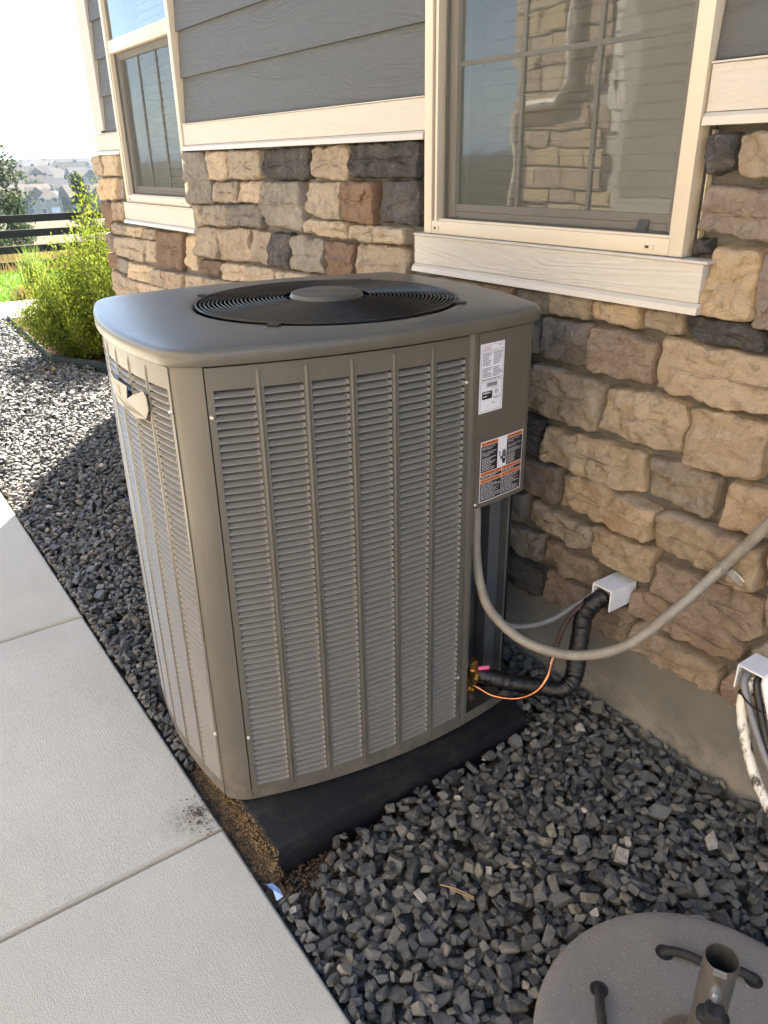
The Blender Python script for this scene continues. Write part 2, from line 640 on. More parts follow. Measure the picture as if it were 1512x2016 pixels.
rf.add([(HX0 - .35, 1.28, EV - .15), (HX1 + .35, 1.28, EV - .15), (HX1 + .35, 5.3, EV + 1.7), (HX0 - .35, 5.3, EV + 1.7), (HX0 - .35, 9.5, EV - .15), (HX1 + .35, 9.5, EV - .15),
        (HX0 - .35, 1.28, EV), (HX1 + .35, 1.28, EV), (HX1 + .35, 5.3, EV + 1.85), (HX0 - .35, 5.3, EV + 1.85), (HX0 - .35, 9.5, EV), (HX1 + .35, 9.5, EV)],
       [(0, 3, 2, 1), (3, 4, 5, 2), (6, 7, 8, 9), (9, 8, 11, 10), (0, 1, 7, 6), (4, 10, 11, 5), (0, 6, 9, 3), (3, 9, 10, 4), (1, 2, 8, 7), (2, 5, 11, 8)])
rf.add([(HX0, 1.72, EV), (HX0, 9, EV), (HX0, 5.3, EV + 1.68), (HX1, 1.72, EV), (HX1, 9, EV), (HX1, 5.3, EV + 1.68)], [(0, 1, 2), (3, 5, 4)])
rf.build('roof', 'roof_shingle', house)

# ------------------------------------------------ stones, one object each
STONES = "t-2081,1148 -2018,1152 -2018,1134 -2088,1130;t-2012,1155 -1870,1165 -1737,1167 -1732,1135 -1850,1101 -2011,1089;p-1723,1164 -1605,1171 -1607,1131 -1726,1124;g-1592,1165 -1474,1174 -1472,1116 -1521,1111 -1597,1126;t-1469,1172 -1334,1176 -1335,1117 -1468,1117;o-1318,1169 -1176,1173 -1175,1118 -1320,1125;o-1158,1170 -1058,1175 -1055,1119 -1158,1125;g-1574,1076 -1500,1080 -1493,1002 -1567,996;g-1488,1098 -1325,1106 -1324,991 -1386,989 -1483,994;b-1317,1104 -1256,1105 -1116,1095 -1124,992 -1319,989;o-1102,1110 -846,1107 -750,1103 -731,992 -822,988 -923,979 -1017,986 -1105,990;d-1035,1165 -919,1171 -863,1160 -854,1126 -897,1113 -1009,1121 -1039,1135;t-1573,950 -1462,971 -1264,959 -1267,828 -1403,827 -1575,846;t-1244,957 -1135,971 -1016,963 -1015,841 -1144,832 -1257,847;o-999,960 -927,970 -818,962 -811,847 -859,826 -1005,822;d-1593,819 -1466,814 -1471,715 -1595,713;t-1450,797 -1112,819 -1107,709 -1250,692 -1464,698;o-1093,808 -1002,823 -904,811 -907,706 -1082,717;o-875,815 -789,826 -692,834 -673,726 -768,720 -878,704;b-1593,679 -1388,688 -1377,583 -1424,578 -1592,596;o-1360,678 -1259,696 -1051,679 -1063,589 -1162,582 -1364,588;g-1637,541 -1512,571 -1494,542 -1514,474 -1637,457;t-1482,561 -1247,552 -1248,499 -1308,477 -1485,493;o-1049,677 -1001,691 -767,687 -764,578 -806,564 -1042,592;o-1241,561 -1042,573 -1039,487 -1056,469 -1245,476;g-1673,442 -1433,459 -1438,370 -1505,359 -1675,387;d-1672,341 -1413,347 -1418,258 -1458,243 -1667,259;b-1414,449 -1233,444 -1199,414 -1225,375 -1321,366 -1412,377;p-1396,354 -1246,351 -1255,296 -1325,252 -1405,264;b-1180,326 -1105,370 -1073,324 -1099,251 -1154,243 -1234,252;b-1098,424 -1039,442 -846,449 -767,418 -771,379 -825,366 -1088,358;b-1029,548 -741,555 -735,462 -781,434 -1037,456;o-1072,339 -1020,365 -997,344 -815,340 -807,267 -891,256 -1065,266;p-787,344 -675,386 -654,282 -726,265 -804,267;p-739,596 -650,594 -638,512 -728,504;o-752,688 -670,686 -655,614 -741,608;t-718,468 -626,479 -613,423 -679,402 -753,401;d-1048,1539 -994,1535 -986,1478 -1042,1455 -1056,1519;o-984,1535 -909,1537 -892,1454 -969,1458;b-1048,1441 -911,1430 -848,1426 -832,1327 -892,1334 -1046,1351;d-1066,1330 -1023,1333 -1017,1301 -1064,1300;o-1008,1317 -901,1322 -889,1184 -920,1175 -1018,1176;p-891,1313 -823,1310 -795,1154 -889,1169;g-3871,1552 -3659,1545 -3630,1440 -3582,1353 -3608,1327 -3902,1318;t-3633,1546 -3410,1544 -3433,1431 -3624,1427;t-3392,1545 -3104,1541 -3101,1440 -3404,1433;d-3085,1544 -2700,1546 -2708,1438 -2943,1433 -3092,1446;o-2685,1537 -2525,1548 -2437,1542 -2447,1435 -2676,1447;d-2424,1547 -2037,1550 -2028,1449 -2424,1446;t-3549,1419 -3334,1423 -3344,1339 -3581,1335;t-3314,1422 -3106,1426 -3118,1343 -3331,1340;g-3084,1424 -2773,1428 -2759,1297 -2781,1252 -3028,1263 -3109,1325;t-2757,1423 -2484,1429 -2491,1307 -2653,1306 -2745,1318;r-2474,1430 -2275,1431 -2285,1297 -2477,1307;d-2249,1435 -2032,1439 -2036,1306 -2253,1314;t-3835,1310 -3755,1315 -3760,1224 -3849,1221;t-3740,1315 -3443,1328 -3443,1234 -3745,1226;g-3440,1327 -3115,1337 -3123,1249 -3428,1238;t-2750,1295 -2660,1299 -2659,1248 -2754,1255;t-2648,1297 -2447,1299 -2456,1243 -2649,1243;t-2435,1295 -2295,1295 -2297,1241 -2442,1246;t-2279,1294 -2106,1297 -2097,1249 -2284,1242;t-4009,1155 -3863,1173 -3868,997 -4047,1015;t-3841,1212 -3590,1222 -3597,1081 -3866,1078;o-3576,1219 -3251,1236 -3270,1100 -3582,1080;t-3222,1232 -3048,1232 -3076,1103 -3260,1101;d-3044,1232 -2873,1232 -2909,1104 -3071,1100;g-2866,1232 -2627,1228 -2658,1105 -2901,1098;r-2621,1227 -2416,1229 -2440,1105 -2625,1103;o-2404,1228 -2136,1236 -2088,1209 -2107,1126 -2416,1105;r-3844,1056 -3588,1072 -3614,996 -3862,995;t-3556,1065 -3312,1078 -3327,1006 -3581,987;t-3300,1078 -3023,1085 -3036,1020 -3318,1005;t-2999,1084 -2740,1092 -2746,1038 -3013,1019;t-4054,963 -3809,975 -3834,886 -4084,870;o-3793,972 -3448,988 -3464,915 -3824,883;t-5353,1554 -5222,1555 -5191,1440 -5368,1432;t-5161,1556 -4864,1550 -4898,1438 -5168,1440;o-5375,1419 -4964,1429 -5004,1313 -5392,1296;p-4949,1423 -4858,1428 -4891,1316 -4988,1313;r-5346,1284 -5148,1290 -5197,1126 -5342,1131;b-5142,1290 -4915,1292 -4941,1193 -5164,1183;t-5162,1167 -4924,1162 -4949,1111 -5182,1103;t-4899,1164 -4643,1168 -4665,1114 -4926,1108;t-4621,1166 -4431,1167 -4453,1113 -4653,1110;r-4420,1163 -4031,1173 -4105,982 -4424,983 -4428,1095;t-4620,1102 -4446,1103 -4455,991 -4641,985;t-5142,1089 -4637,1101 -4707,970 -5163,982;b-5364,1096 -5153,1088 -5194,993 -5385,1004;r-5399,979 -5172,964 -5218,884 -5438,886;g-5157,960 -4971,952 -5011,878 -5193,881;t-4955,951 -4588,950 -4633,853 -4991,855;t-4579,946 -4404,953 -4408,858 -4601,856;b-4391,954 -4070,963 -4088,868 -4399,854;t-5377,873 -5284,862 -5337,724 -5402,735;o-5265,860 -4835,843 -4899,712 -5326,711;t-4811,843 -4402,854 -4441,748 -4867,693;o-5403,698 -5189,711 -5221,609 -5451,578;o-5171,692 -4881,697 -4919,629 -5214,589"
FILL = "t-5354,241,-5116,339;p-5104,241,-4976,339;t-4964,241,-4766,339;t-4754,241,-4576,459;g-4564,241,-4366,339;t-4354,241,-4046,339;g-4034,241,-3846,459;o-3834,241,-3586,339;o-3574,241,-3426,339;o-3414,241,-3146,339;t-3134,241,-3006,339;o-2994,241,-2816,339;d-2804,241,-2616,339;t-2604,241,-2276,339;g-2264,241,-2076,339;g-2064,241,-1826,339;t-434,241,-206,339;p-194,241,24,339;p36,241,214,339;t226,241,404,339;b416,241,544,339;d556,241,684,339;g696,241,934,339;p946,241,1074,339;o1086,241,1264,459;t1276,241,1464,339;b1476,241,1594,339;o-1814,251,-1686,339;o-644,271,-446,389;b-5354,351,-5036,459;t-5024,351,-4766,459;t-4564,351,-4426,459;b-4414,351,-4136,579;o-4124,351,-4046,459;g-3834,351,-3506,459;b-3494,351,-3236,579;o-3224,351,-2966,459;o-2954,351,-2636,459;p-2624,351,-2356,459;p-2344,351,-2116,459;g-2104,351,-1826,459;g-1814,351,-1686,459;o-434,351,-156,459;d-144,351,154,459;o166,351,404,459;b416,351,634,459;p646,351,854,459;b866,351,1074,459;t1276,351,1594,459;d-594,421,-446,459;t-5354,471,-5186,579;p-5174,471,-4996,579;g-4984,471,-4846,579;t-4834,471,-4586,579;t-4574,471,-4426,579;t-4124,471,-3886,579;g-3874,471,-3666,579;b-3654,471,-3506,579;o-3224,471,-2926,579;d-2914,471,-2696,579;o-2684,471,-2376,579;g-2364,471,-2196,579;t-2184,471,-1876,579;o-1864,471,-1686,579;t-594,471,-276,579;g-264,471,-136,579;o-124,471,184,699;t196,471,424,579;g436,471,744,579;p756,471,954,579;g966,471,1214,579;o1226,471,1404,579;p1416,471,1594,579;b-4764,591,-4466,689;t-4454,591,-4166,699;t-4154,591,-3916,699;o-3904,591,-3596,699;d-3584,591,-3376,809;t-3364,591,-3206,699;g-3194,591,-3066,699;o-3054,591,-2796,699;t-2784,591,-2456,699;p-2444,591,-2196,699;o-2184,591,-1996,699;o-1984,591,-1836,699;o-1824,591,-1656,699;o-624,591,-456,699;p-444,591,-136,699;o196,591,494,699;t506,591,804,699;o816,591,1014,809;t1026,591,1174,699;g1186,591,1414,699;p1426,591,1594,699;o-4144,711,-3946,809;o-3934,711,-3736,859;d-3724,711,-3596,809;b-3364,711,-3166,809;o-3154,711,-2906,809;t-2894,711,-2766,809;t-2754,711,-2446,809;d-2434,711,-2276,929;g-2264,711,-2066,809;b-2054,711,-1776,809;t-1764,711,-1606,929;t-644,711,-386,809;t-374,711,-216,809;t-204,711,74,809;g86,711,404,809;o416,711,614,809;b626,711,804,809;o1026,711,1274,809;t1286,711,1594,809;o-3724,821,-3396,879;p-3384,821,-3136,989;t-3124,821,-2916,929;o-2904,821,-2726,929;p-2714,821,-2576,929;b-2564,821,-2446,929;t-2264,821,-2126,929;o-2114,821,-1776,929;t-654,821,-476,929;o-464,821,-336,929;o-324,821,-176,929;t-164,821,74,929;b86,821,354,929;o366,821,634,929;t646,821,824,929;t836,821,974,929;t986,821,1194,929;t1206,821,1474,929;t1486,821,1594,929;g-744,851,-686,929;o-3124,941,-2946,999;o-2934,941,-2746,1009;b-2734,941,-2436,1029;g-2424,941,-2116,1049;t-2104,941,-1936,1049;p-1924,941,-1706,1049;d-1694,941,-1586,1049;p-744,941,-526,979;g-514,941,-306,1169;d-294,941,-126,1049;t-114,941,84,1169;t96,941,404,1049;p416,941,554,1049;t566,941,704,1049;t716,941,954,1049;g966,941,1194,1169;t1206,941,1504,1049;o1516,941,1594,1049;g-714,991,-526,1049;b-2724,1041,-2436,1089;o-2214,1061,-2076,1099;t-714,1061,-526,1169;o-294,1061,-126,1169;b96,1061,284,1169;d296,1061,574,1169;g586,1061,774,1169;d786,1061,954,1169;o1206,1061,1594,1169;t-734,1181,-506,1289;b-494,1181,-196,1289;t-184,1181,-26,1289;o-14,1181,194,1289;t206,1181,384,1419;t396,1181,574,1289;o586,1181,894,1289;d906,1181,1234,1289;t1246,1181,1504,1289;o1516,1181,1594,1289;t-794,1301,-616,1419;b-604,1301,-436,1539;o-424,1301,-266,1419;o-254,1301,-26,1419;o-14,1301,194,1419;b396,1301,554,1419;t566,1301,714,1539;o726,1301,964,1419;t976,1301,1124,1419;p1136,1301,1434,1419;o1446,1301,1594,1419;g-814,1431,-616,1539;d-424,1431,-276,1539;g-264,1431,-66,1539;t-54,1431,154,1539;o166,1431,334,1539;p346,1431,554,1539;d726,1431,904,1539;t916,1431,1114,1539;t1126,1431,1294,1539;b1306,1431,1474,1539;o1486,1431,1594,1539"


def round_poly(pl, n, rad):
    """corners cut round, then resampled to n points"""
    m = len(pl)
    P = []
    for i in range(m):
        a, p, c = Vector(pl[i - 1]), Vector(pl[i]), Vector(pl[(i + 1) % m])
        ra = min(rad, (a - p).length * .42)
        rc = min(rad, (c - p).length * .42)
        s, e = p + (a - p).normalized() * ra, p + (c - p).normalized() * rc
        for t in (0, .25, .5, .75, 1):
            P.append((1 - t) ** 2 * s + 2 * t * (1 - t) * p + t * t * e)
    L = [0]
    for i in range(len(P)):
        L.append(L[-1] + (P[(i + 1) % len(P)] - P[i]).length)
    out, j = [], 0
    for k in range(n):
        d = L[-1] * k / n
        while L[j + 1] < d:
            j += 1
        q = (d - L[j]) / max(1e-9, L[j + 1] - L[j])
        out.append(P[j].lerp(P[(j + 1) % len(P)], q))
    return out


def stone_mesh(pl, seed, proud, cell=.011):
    rng = random.Random(seed)
    x0, x1 = min(p[0] for p in pl), max(p[0] for p in pl)
    z0, z1 = min(p[1] for p in pl), max(p[1] for p in pl)
    w, h = x1 - x0, z1 - z0
    near = x0 > -1.75
    n = int(min(84, max(28, 2 * (w + h) / (.0095 if near else .014))))
    ol = round_poly(pl, n, min(.011, .16 * min(w, h)))
    cx, cz = sum(p.x for p in ol) / n, sum(p.y for p in ol) / n
    sx, sz = rng.uniform(-.05, .05), rng.uniform(-.10, .04)
    o = rng.uniform(0, 100)
    # absolute insets from the outline, then shrink to a spine
    half = .5 * min(w, h)
    rings = [(0, -.030), (0, -.2), (.001, .55), (.003, .84), (.0065, .96), (.013, 1.0)]
    k = .025
    while k < half * .92:
        rings.append((k, 1.03))
        k += .012 if near else .018
    vs, fs = [], []
    ax = Vector((cx, cz))
    for ri, (ins, fy) in enumerate(rings):
        s = min(1, ins / half)
        for i, p in enumerate(ol):
            # move toward a spine running along the long axis
            if w >= h:
                tgt = Vector((min(max(p.x, cx - (w - h) * .5 - .001), cx + (w - h) * .5 + .001), cz + (p.x - cx) * 0))
            else:
                tgt = Vector((cx, min(max(p.y, cz - (h - w) * .5 - .001), cz + (h - w) * .5 + .001)))
            d = tgt - p
            q = p + d * s
            e = noise.noise((q.x * 32 + o, q.y * 32, o)) * .0035
            if ri >= 1 and d.length > 1e-6:
                q = q + d.normalized() * (noise.noise((p.x * 24 + o, p.y * 24, 3.1 + o)) * .008 + noise.noise((p.x * 70 + o, p.y * 70, 1.1 + o)) * .003 + e * .6 + .002)
            if ri < 2:
                y = 1.615 if ri == 0 else 1.603
            else:
                f = fy * proud
                nz = noise.fractal((q.x * 12 + o, q.y * 16, o), .62, 2.2, 6) * .0115
                ch = noise.noise((q.x * 9 - o, q.y * 9, o + 9))
                nz += -.008 * max(0, ch - .25) + .016 * (abs(noise.noise((q.x * 17, q.y * 17 + o, 5))) - .25)
                vc = noise.voronoi((q.x * 19 + o, q.y * 25, o))[1][0]
                nz += ((q.x * 19 + o - vc.x) * math.sin(vc.x * 91.7) + (q.y * 25 - vc.y) * math.sin(vc.y * 57.3 + 1)) * .0075
                tilt = sx * (q.x - cx) + sz * (q.y - cz)
                y = 1.603 - max(.004, f + (nz + tilt) * min(1, fy))
            vs.append((q.x, y, q.y))
    m = len(rings)
    for r in range(m - 1):
        for i in range(n):
            fs.append((r * n + i, r * n + (i + 1) % n, (r + 1) * n + (i + 1) % n, (r + 1) * n + i))
    # close the middle along the spine
    vs.append((cx, sum(v[1] for v in vs[-n:]) / n, cz))
    for i in range(n):
        fs.append(((m - 1) * n + i, (m - 1) * n + (i + 1) % n, len(vs) - 1))
    mb = MB()
    mb.add(vs, fs)
    return mb


rng = random.Random(3)
polys = []
for s in STONES.split(';'):
    polys.append((s[0], [tuple(int(q) / 1000 for q in p.split(',')) for p in s[1:].split(' ')]))
for s in FILL.split(';'):
    a, c, d, e = (int(q) / 1000 for q in s[1:].split(','))
    j = lambda k=.008: rng.uniform(-k, k)
    polys.append((s[0], [(a + j(), c + j(.004)), (.5 * (a + d), c + j(.006)), (d + j(), c + j(.004)), (d + j(), e + j(.004)), (.5 * (a + d), e + j(.006)), (a + j(), e + j(.004))]))
for i, (k, pl) in enumerate(polys):
    ar = 0
    for q in range(len(pl)):
        ar += pl[q][0] * pl[(q + 1) % len(pl)][1] - pl[(q + 1) % len(pl)][0] * pl[q][1]
    if ar > 0:
        pl = pl[::-1]
    pl = [(max(HXS - .03, x), z) for x, z in pl]
    mx, mz = sum(p[0] for p in pl) / len(pl), sum(p[1] for p in pl) / len(pl)
    pl = [(x + .0042 * (1 if x > mx else -1), z + .0042 * (1 if z > mz else -1)) for x, z in pl]
    o = stone_mesh(pl, i, rng.uniform(.026, .042)).build('stone', SM[k], house, R(30))
# the stones turn the corner: returns on the end wall
for lvl in range(12):
    z0 = .25 + lvl * .109
    y = 1.604
    first = True
    while y < 3.2:
        L = rng.uniform(.12, .26) if not first else (.19 if lvl % 2 else .10)
        first = False
        mb = MB().box(HXS - .016 - rng.uniform(0, .014), HXS + .02, y + .005, y + L - .006, z0 + .005, z0 + .102, None, .008)
        mb.build('stone', SM[rng.choice('totobrgd')], house, True)
        y += L

# ------------------------------------------------ lap siding, one board each
runs = ((-5.06, -4.803), (-3.848, -2.0), (-1.071, HX1))
z = 1.672
row = 0
while z < 3.68:
    segs = runs if z < WT else ((-5.06, HX1),)
    for a, c in segs:
        mb = MB()
        yb, yt = 1.583, 1.597          # a lap board leans: its foot stands out
        mb.add([(a, yb, z), (c, yb, z), (c, yt, z + .20), (a, yt, z + .20), (a, 1.6115, z), (c, 1.6115, z), (c, 1.6115, z + .2), (a, 1.6115, z + .2)], BOXF_ := ((0, 1, 2, 3), (4, 7, 6, 5), (0, 4, 5, 1), (3, 2, 6, 7), (0, 3, 7, 4), (1, 5, 6, 2)))
        mb.build('siding_board', 'siding_grey', house)
    z += .1845
    row += 1
# trim: corner board, belly band with its drip edge
MB().box(-5.245, -5.065, 1.572, 1.611, 1.683, 3.85, None, .003).build('corner_board', 'trim_cream', house)
for a, c in ((-5.262, -4.806), (-3.854, -2.003), (-1.068, HX1)):
    o = MB().box(a, c, 1.570, 1.606, 1.578, 1.664, None, .0025).build('trim_board', 'trim_cream', house)
    d = MB()
    d.box(a, c, 1.545, 1.606, 1.664, 1.669)
    d.add([(a, 1.545, 1.669), (c, 1.545, 1.669), (c, 1.58, 1.675), (a, 1.58, 1.675)], [(0, 1, 2, 3)])
    MB().box(a, c, 1.566, 1.606, 1.6645, 1.6685, None, .001).build('drip_cap', 'trim_cream', house)
    e = MB()
    e.add([(a, 1.572, 1.577), (c, 1.572, 1.577), (c, 1.562, 1.569), (a, 1.562, 1.569), (a, 1.560, 1.553), (c, 1.560, 1.553), (c, 1.606, 1.553), (a, 1.606, 1.553), (c, 1.606, 1.577), (a, 1.606, 1.577)],
          [(0, 3, 2, 1), (3, 4, 5, 2), (4, 7, 6, 5), (0, 1, 8, 9), (0, 9, 7, 4, 3), (1, 2, 5, 6, 8)])
    e.build('drip_edge', 'drip_metal', house)


# ------------------------------------------------ windows
simple('muntin_bar', (.21, .20, .175), .5)


def window(x0, x1, z0, latch):
    zt, zm0, zm1 = WT, 2.04, 2.10
    f = MB()
    yf, yb = 1.563, 1.68
    fw = .036
    f.box(x0, x0 + fw, yf, yb, z0, zt, None, .003)
    f.box(x1 - fw, x1, yf, yb, z0, zt, None, .003)
    f.box(x0 + fw + .0005, x1 - fw - .0005, yf + .001, yb, z0, z0 + .037, None, .003)
    f.box(x0 + fw + .0005, x1 - fw - .0005, yf + .001, yb, zt - .04, zt, None, .003)
    f.box(x0 + fw + .0005, x1 - fw - .0005, yf + .004, yb, zm0, zm1, None, .003)
    # inner steps of the extrusion
    f.box(x0 + fw + .012, x0 + fw + .022, yf + .003, yb - .002, z0 + .037, zm0)
    f.box(x1 - fw - .008, x1 - fw - .0008, yf + .008, yb - .002, z0 + .037, zm0)
    f.box(x0 + fw + .001, x1 - fw - .001, yf + .010, yb - .002, z0 + .037, z0 + .043)
    fr = f.build('window', 'window_tan', house, R(30))
    t = MB()
    t.box(x0 + fw + .001, x0 + fw + .0115, yf + .014, yb - .004, z0 + .0435, zm0 - .001, 'gasket_gap_dark')
    t.box(x0 + fw + .004, x0 + fw + .008, yf + .008, yf + .0135, z0 + .0435, zm0 - .001, 'track_grey')
    t.box(x0 + fw + .0225, x0 + fw + .036, yf + .03, yb - .004, z0 + .0435, zm0 - .001, 'track_grey')
    t.build('track', None, fr)
    # lower sash
    a, c = x0 + fw + .0365, x1 - fw - .0085
    s = MB()
    ys = yf + .033
    s.box(a, a + .034, ys, ys + .03, z0 + .044, zm0 - .002, None, .002)
    s.box(c - .026, c, ys, ys + .03, z0 + .044, zm0 - .002, None, .002)
    s.box(a + .0345, c - .0265, ys + .001, ys + .03, z0 + .044, z0 + .064, None, .002)
    s.box(a + .0345, c - .0265, ys + .004, ys + .03, z0 + .0645, z0 + .084, None, .002)
    s.box(a + .0345, c - .0265, ys + .001, ys + .03, zm0 - .034, zm0 - .003, None, .002)
    sh = s.build('sash', 'sash_taupe', fr)
    MB().add([(a + .033, ys + .0135, z0 + .083), (c - .025, ys + .0135, z0 + .083), (c - .025, ys + .0135, zm0 - .033), (a + .033, ys + .0135, zm0 - .033)], [(0, 1, 2, 3)]).build('pane', 'window_glass', fr)
    g = MB()
    gx = [a + .034 + (c - a - .06) * k / 3 for k in (1, 2)]
    zc = (z0 + .084 + zm0) / 2 + .03
    for x in gx:
        MB().box(x - .0055, x + .0055, ys + .008, ys + .0125, z0 + .084, zm0 - .034).build('muntin', 'muntin_bar', fr)
    MB().box(a + .034, c - .026, ys + .0085, ys + .0120, zc - .0055, zc + .0055).build('muntin', 'muntin_bar', fr) if latch else None
    # screen in its own thin frame
    q = MB()
    y0 = yf + .0205
    q.add([(a, y0, z0 + .05), (c, y0, z0 + .05), (c, y0, zm0 - .003), (a, y0, zm0 - .003)], [(0, 1, 2, 3)])
    q.build('fly_screen', 'fly_screen', fr)
    q = MB()
    q.box(a - .0005, a + .004, y0 + .001, y0 + .009, z0 + .044, zm0 - .003)
    q.box(c + .001, c + .006, y0 - .012, y0 + .009, z0 + .044, zm0 - .003)
    q.box(a + .0045, c + .0005, y0 + .001, y0 + .009, z0 + .0435, z0 + .0485)
    q.build('screen_frame', 'gasket_gap_dark', fr)
    # upper light
    MB().add([(x0 + fw, yf + .02, zm1 - .002), (x1 - fw, yf + .02, zm1 - .002), (x1 - fw, yf + .02, zt - .038), (x0 + fw, yf + .02, zt - .038)], [(0, 1, 2, 3)]).build('pane', 'window_glass', fr)
    if latch:
        l = MB()
        lx = x1 - .135
        l.box(lx - .016, lx + .016, ys - .012, ys + .001, z0 + .045, z0 + .052)
        l.add([(lx - .014, ys - .014, z0 + .045), (lx + .014, ys - .014, z0 + .045), (lx + .016, ys - .002, z0 + .071), (lx - .012, ys - .002, z0 + .071), (lx - .014, ys, z0 + .045), (lx + .014, ys, z0 + .045), (lx + .016, ys, z0 + .071), (lx - .012, ys, z0 + .071)],
              ((0, 1, 2, 3), (4, 7, 6, 5), (0, 4, 5, 1), (3, 2, 6, 7), (0, 3, 7, 4), (1, 5, 6, 2)))
        l.build('latch', 'black_plastic', fr)
        MB().box(x0 + .105, x0 + .128, ys - .012, ys, z0 + .0445, z0 + .050).build('latch', 'black_plastic', fr)
    for x in (x0 + .058, x1 - .09):
        l = MB()
        l.box(x - .013, x + .013, yf - .0015, yf + .002, z0 + .011, z0 + .022, 'window_tan', .001)
        l.box(x - .008, x + .002, yf - .0022, yf - .0012, z0 + .0135, z0 + .0195, 'gasket_gap_dark')
        l.build('weep_cover', None, fr)
    # room behind
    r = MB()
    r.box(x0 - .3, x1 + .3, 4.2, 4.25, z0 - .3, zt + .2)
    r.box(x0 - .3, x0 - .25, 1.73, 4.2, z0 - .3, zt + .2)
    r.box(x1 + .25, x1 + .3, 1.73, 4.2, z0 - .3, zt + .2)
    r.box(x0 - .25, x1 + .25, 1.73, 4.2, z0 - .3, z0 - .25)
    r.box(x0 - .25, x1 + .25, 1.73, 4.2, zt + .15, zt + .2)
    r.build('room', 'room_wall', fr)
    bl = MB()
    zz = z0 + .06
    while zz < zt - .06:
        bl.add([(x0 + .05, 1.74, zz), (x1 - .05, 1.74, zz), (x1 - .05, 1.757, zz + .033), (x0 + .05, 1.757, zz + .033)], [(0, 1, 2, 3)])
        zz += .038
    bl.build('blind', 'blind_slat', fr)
    # apron board under the frame with its metal edge
    sx0, sx1 = x0 - .034, x1 + .064
    MB().box(sx0, sx1, 1.552, 1.606, z0 - .091, z0 - .008, None, .0025).build('window_sill', 'trim_cream', fr)
    MB().box(sx0, sx1 + .012, 1.548, 1.606, z0 - .0075, z0 - .0015, None, .001).build('sill_cap', 'trim_cream', fr)
    e = MB()
    p0, p1 = sx0, sx1 + .006
    e.add([(p0, 1.555, z0 - .0915), (p1, 1.555, z0 - .0915), (p1, 1.543, z0 - .100), (p0, 1.543, z0 - .100), (p0, 1.540, z0 - .114), (p1, 1.540, z0 - .114), (p1, 1.606, z0 - .114), (p0, 1.606, z0 - .114), (p1, 1.606, z0 - .0915), (p0, 1.606, z0 - .0915)],
          [(0, 3, 2, 1), (3, 4, 5, 2), (4, 7, 6, 5), (0, 1, 8, 9), (0, 9, 7, 4, 3), (1, 2, 5, 6, 8)])
    e.build('sill_edge', 'drip_metal', fr)
    return fr


w1 = window(*W1, True)
window(*W2, False)
# foam strip left in the gap beside the right window
MB().box(-1.0735, -1.0585, 1.6, 1.6068, 1.20, 1.552).build('gap_shade', 'gasket_gap_dark', house)  # dark strip set behind the gap to paint its shade
MB().box(-1.0580, -1.0562, 1.588, 1.6068, 1.305, 1.545).build('foam_strip', 'foam_yellow', house)
# conduit clip on the stone is built with the conduit; pipe ducts through the wall
for x, z, lab in ((-1.13, .418, 'small square white duct on the stone where the black insulated pipe enters'), (-.70, .400, 'small square white duct at the right edge above the bundled grey and black cables')):
    t = thing('wall_duct', lab, 'pipe duct', (x, 1.58, z), 0, 'square ducts through the stone wall')
    k = .032
    m = MB()
    y0, y1 = -.085, .02
    th = .004
    m.box(-k, k, y0, y1, k - th, k, None, .0012)
    m.box(-k, -k + th, y0, y1, -k, k - th, None, .0012)
    m.box(k - th, k, y0, y1, -k, k - th, None, .0012)
    m.box(-k + th, k - th, y0 + .03, y1, -k, -k + th, None, .001)
    m.build('duct_shell', 'duct_white', t)
    m = MB()
    random.seed(int(x * -100))
    vs = [(-k + th, y0 + .034, -k + th), (k - th, y0 + .034, -k + th), (k - th, y0 + .010, k - th), (-k + th, y0 + .010, k - th)]
    m.add(vs, [(0, 1, 2, 3)])
    m.build('foam_seal', 'track_grey', t)

# ================================================================== neighbouring house (its sunlit wall mirrors in the windows)
NY, NX = -2.7, -6.15
nb = thing('house', 'sunlit neighbouring house with siding and stone seen only as reflection in the window', 'house', (0, 0, 0))
m = MB()
m.box(NX, 6, NY - 8, NY, -.4, 4.6)
m.build('wall', 'trim_cream', nb)
m = MB()
z = 1.7
while z < 4.4:
    m.add([(-4.9, NY + .075, z), (6, NY + .075, z), (6, NY + .061, z + .19), (-4.9, NY + .061, z + .19)], [(0, 1, 2, 3)])
    m.add([(-4.9, NY + .002, z), (6, NY + .002, z), (6, NY + .075, z), (-4.9, NY + .075, z)], [(0, 1, 2, 3)])
    z += .18
simple('neighbour_siding', (.64, .59, .50), .7, 0, .1)
m.build('siding_board', 'neighbour_siding', nb, False, 'stuff')
m = MB()
z = 0
rng = random.Random(8)
while z < 4.2:
    h = rng.choice((.12, .16, .2))
    x = NX
    while x < 5.9:
        L = rng.uniform(.18, .42)
        if not (-4.85 < x + L and x < -3.75 and 1.1 < z + h and z < 2.7):
            m.box(x + .008, min(x + L, 5.9) - .008, NY, NY + rng.uniform(.03, .06), z + .008, z + h - .008, SM[rng.choice('ttoopp')], .012)
        x += L
    z += h
m.build('stone', None, nb, False, 'stuff')
m = MB().box(-4.8, -3.85, NY + .004, NY + .11, 1.05, 2.8)
m.build('window', 'trim_cream', nb)
MB().box(-4.7, -3.95, NY + .105, NY + .116, 1.18, 2.68).build('pane', 'blind_slat', nb)
MB().tube([(-5.35, NY + .1, 5.2), (-5.35, NY + .1, 2.1), (-5.45, NY + .1, 1.95), (-5.92, NY + .1, 1.9), (-6.0, NY + .1, 1.82), (-6.0, NY + .1, .1)], .042, 8, None).build('downspout', 'downspout_paint', nb)
m = MB()
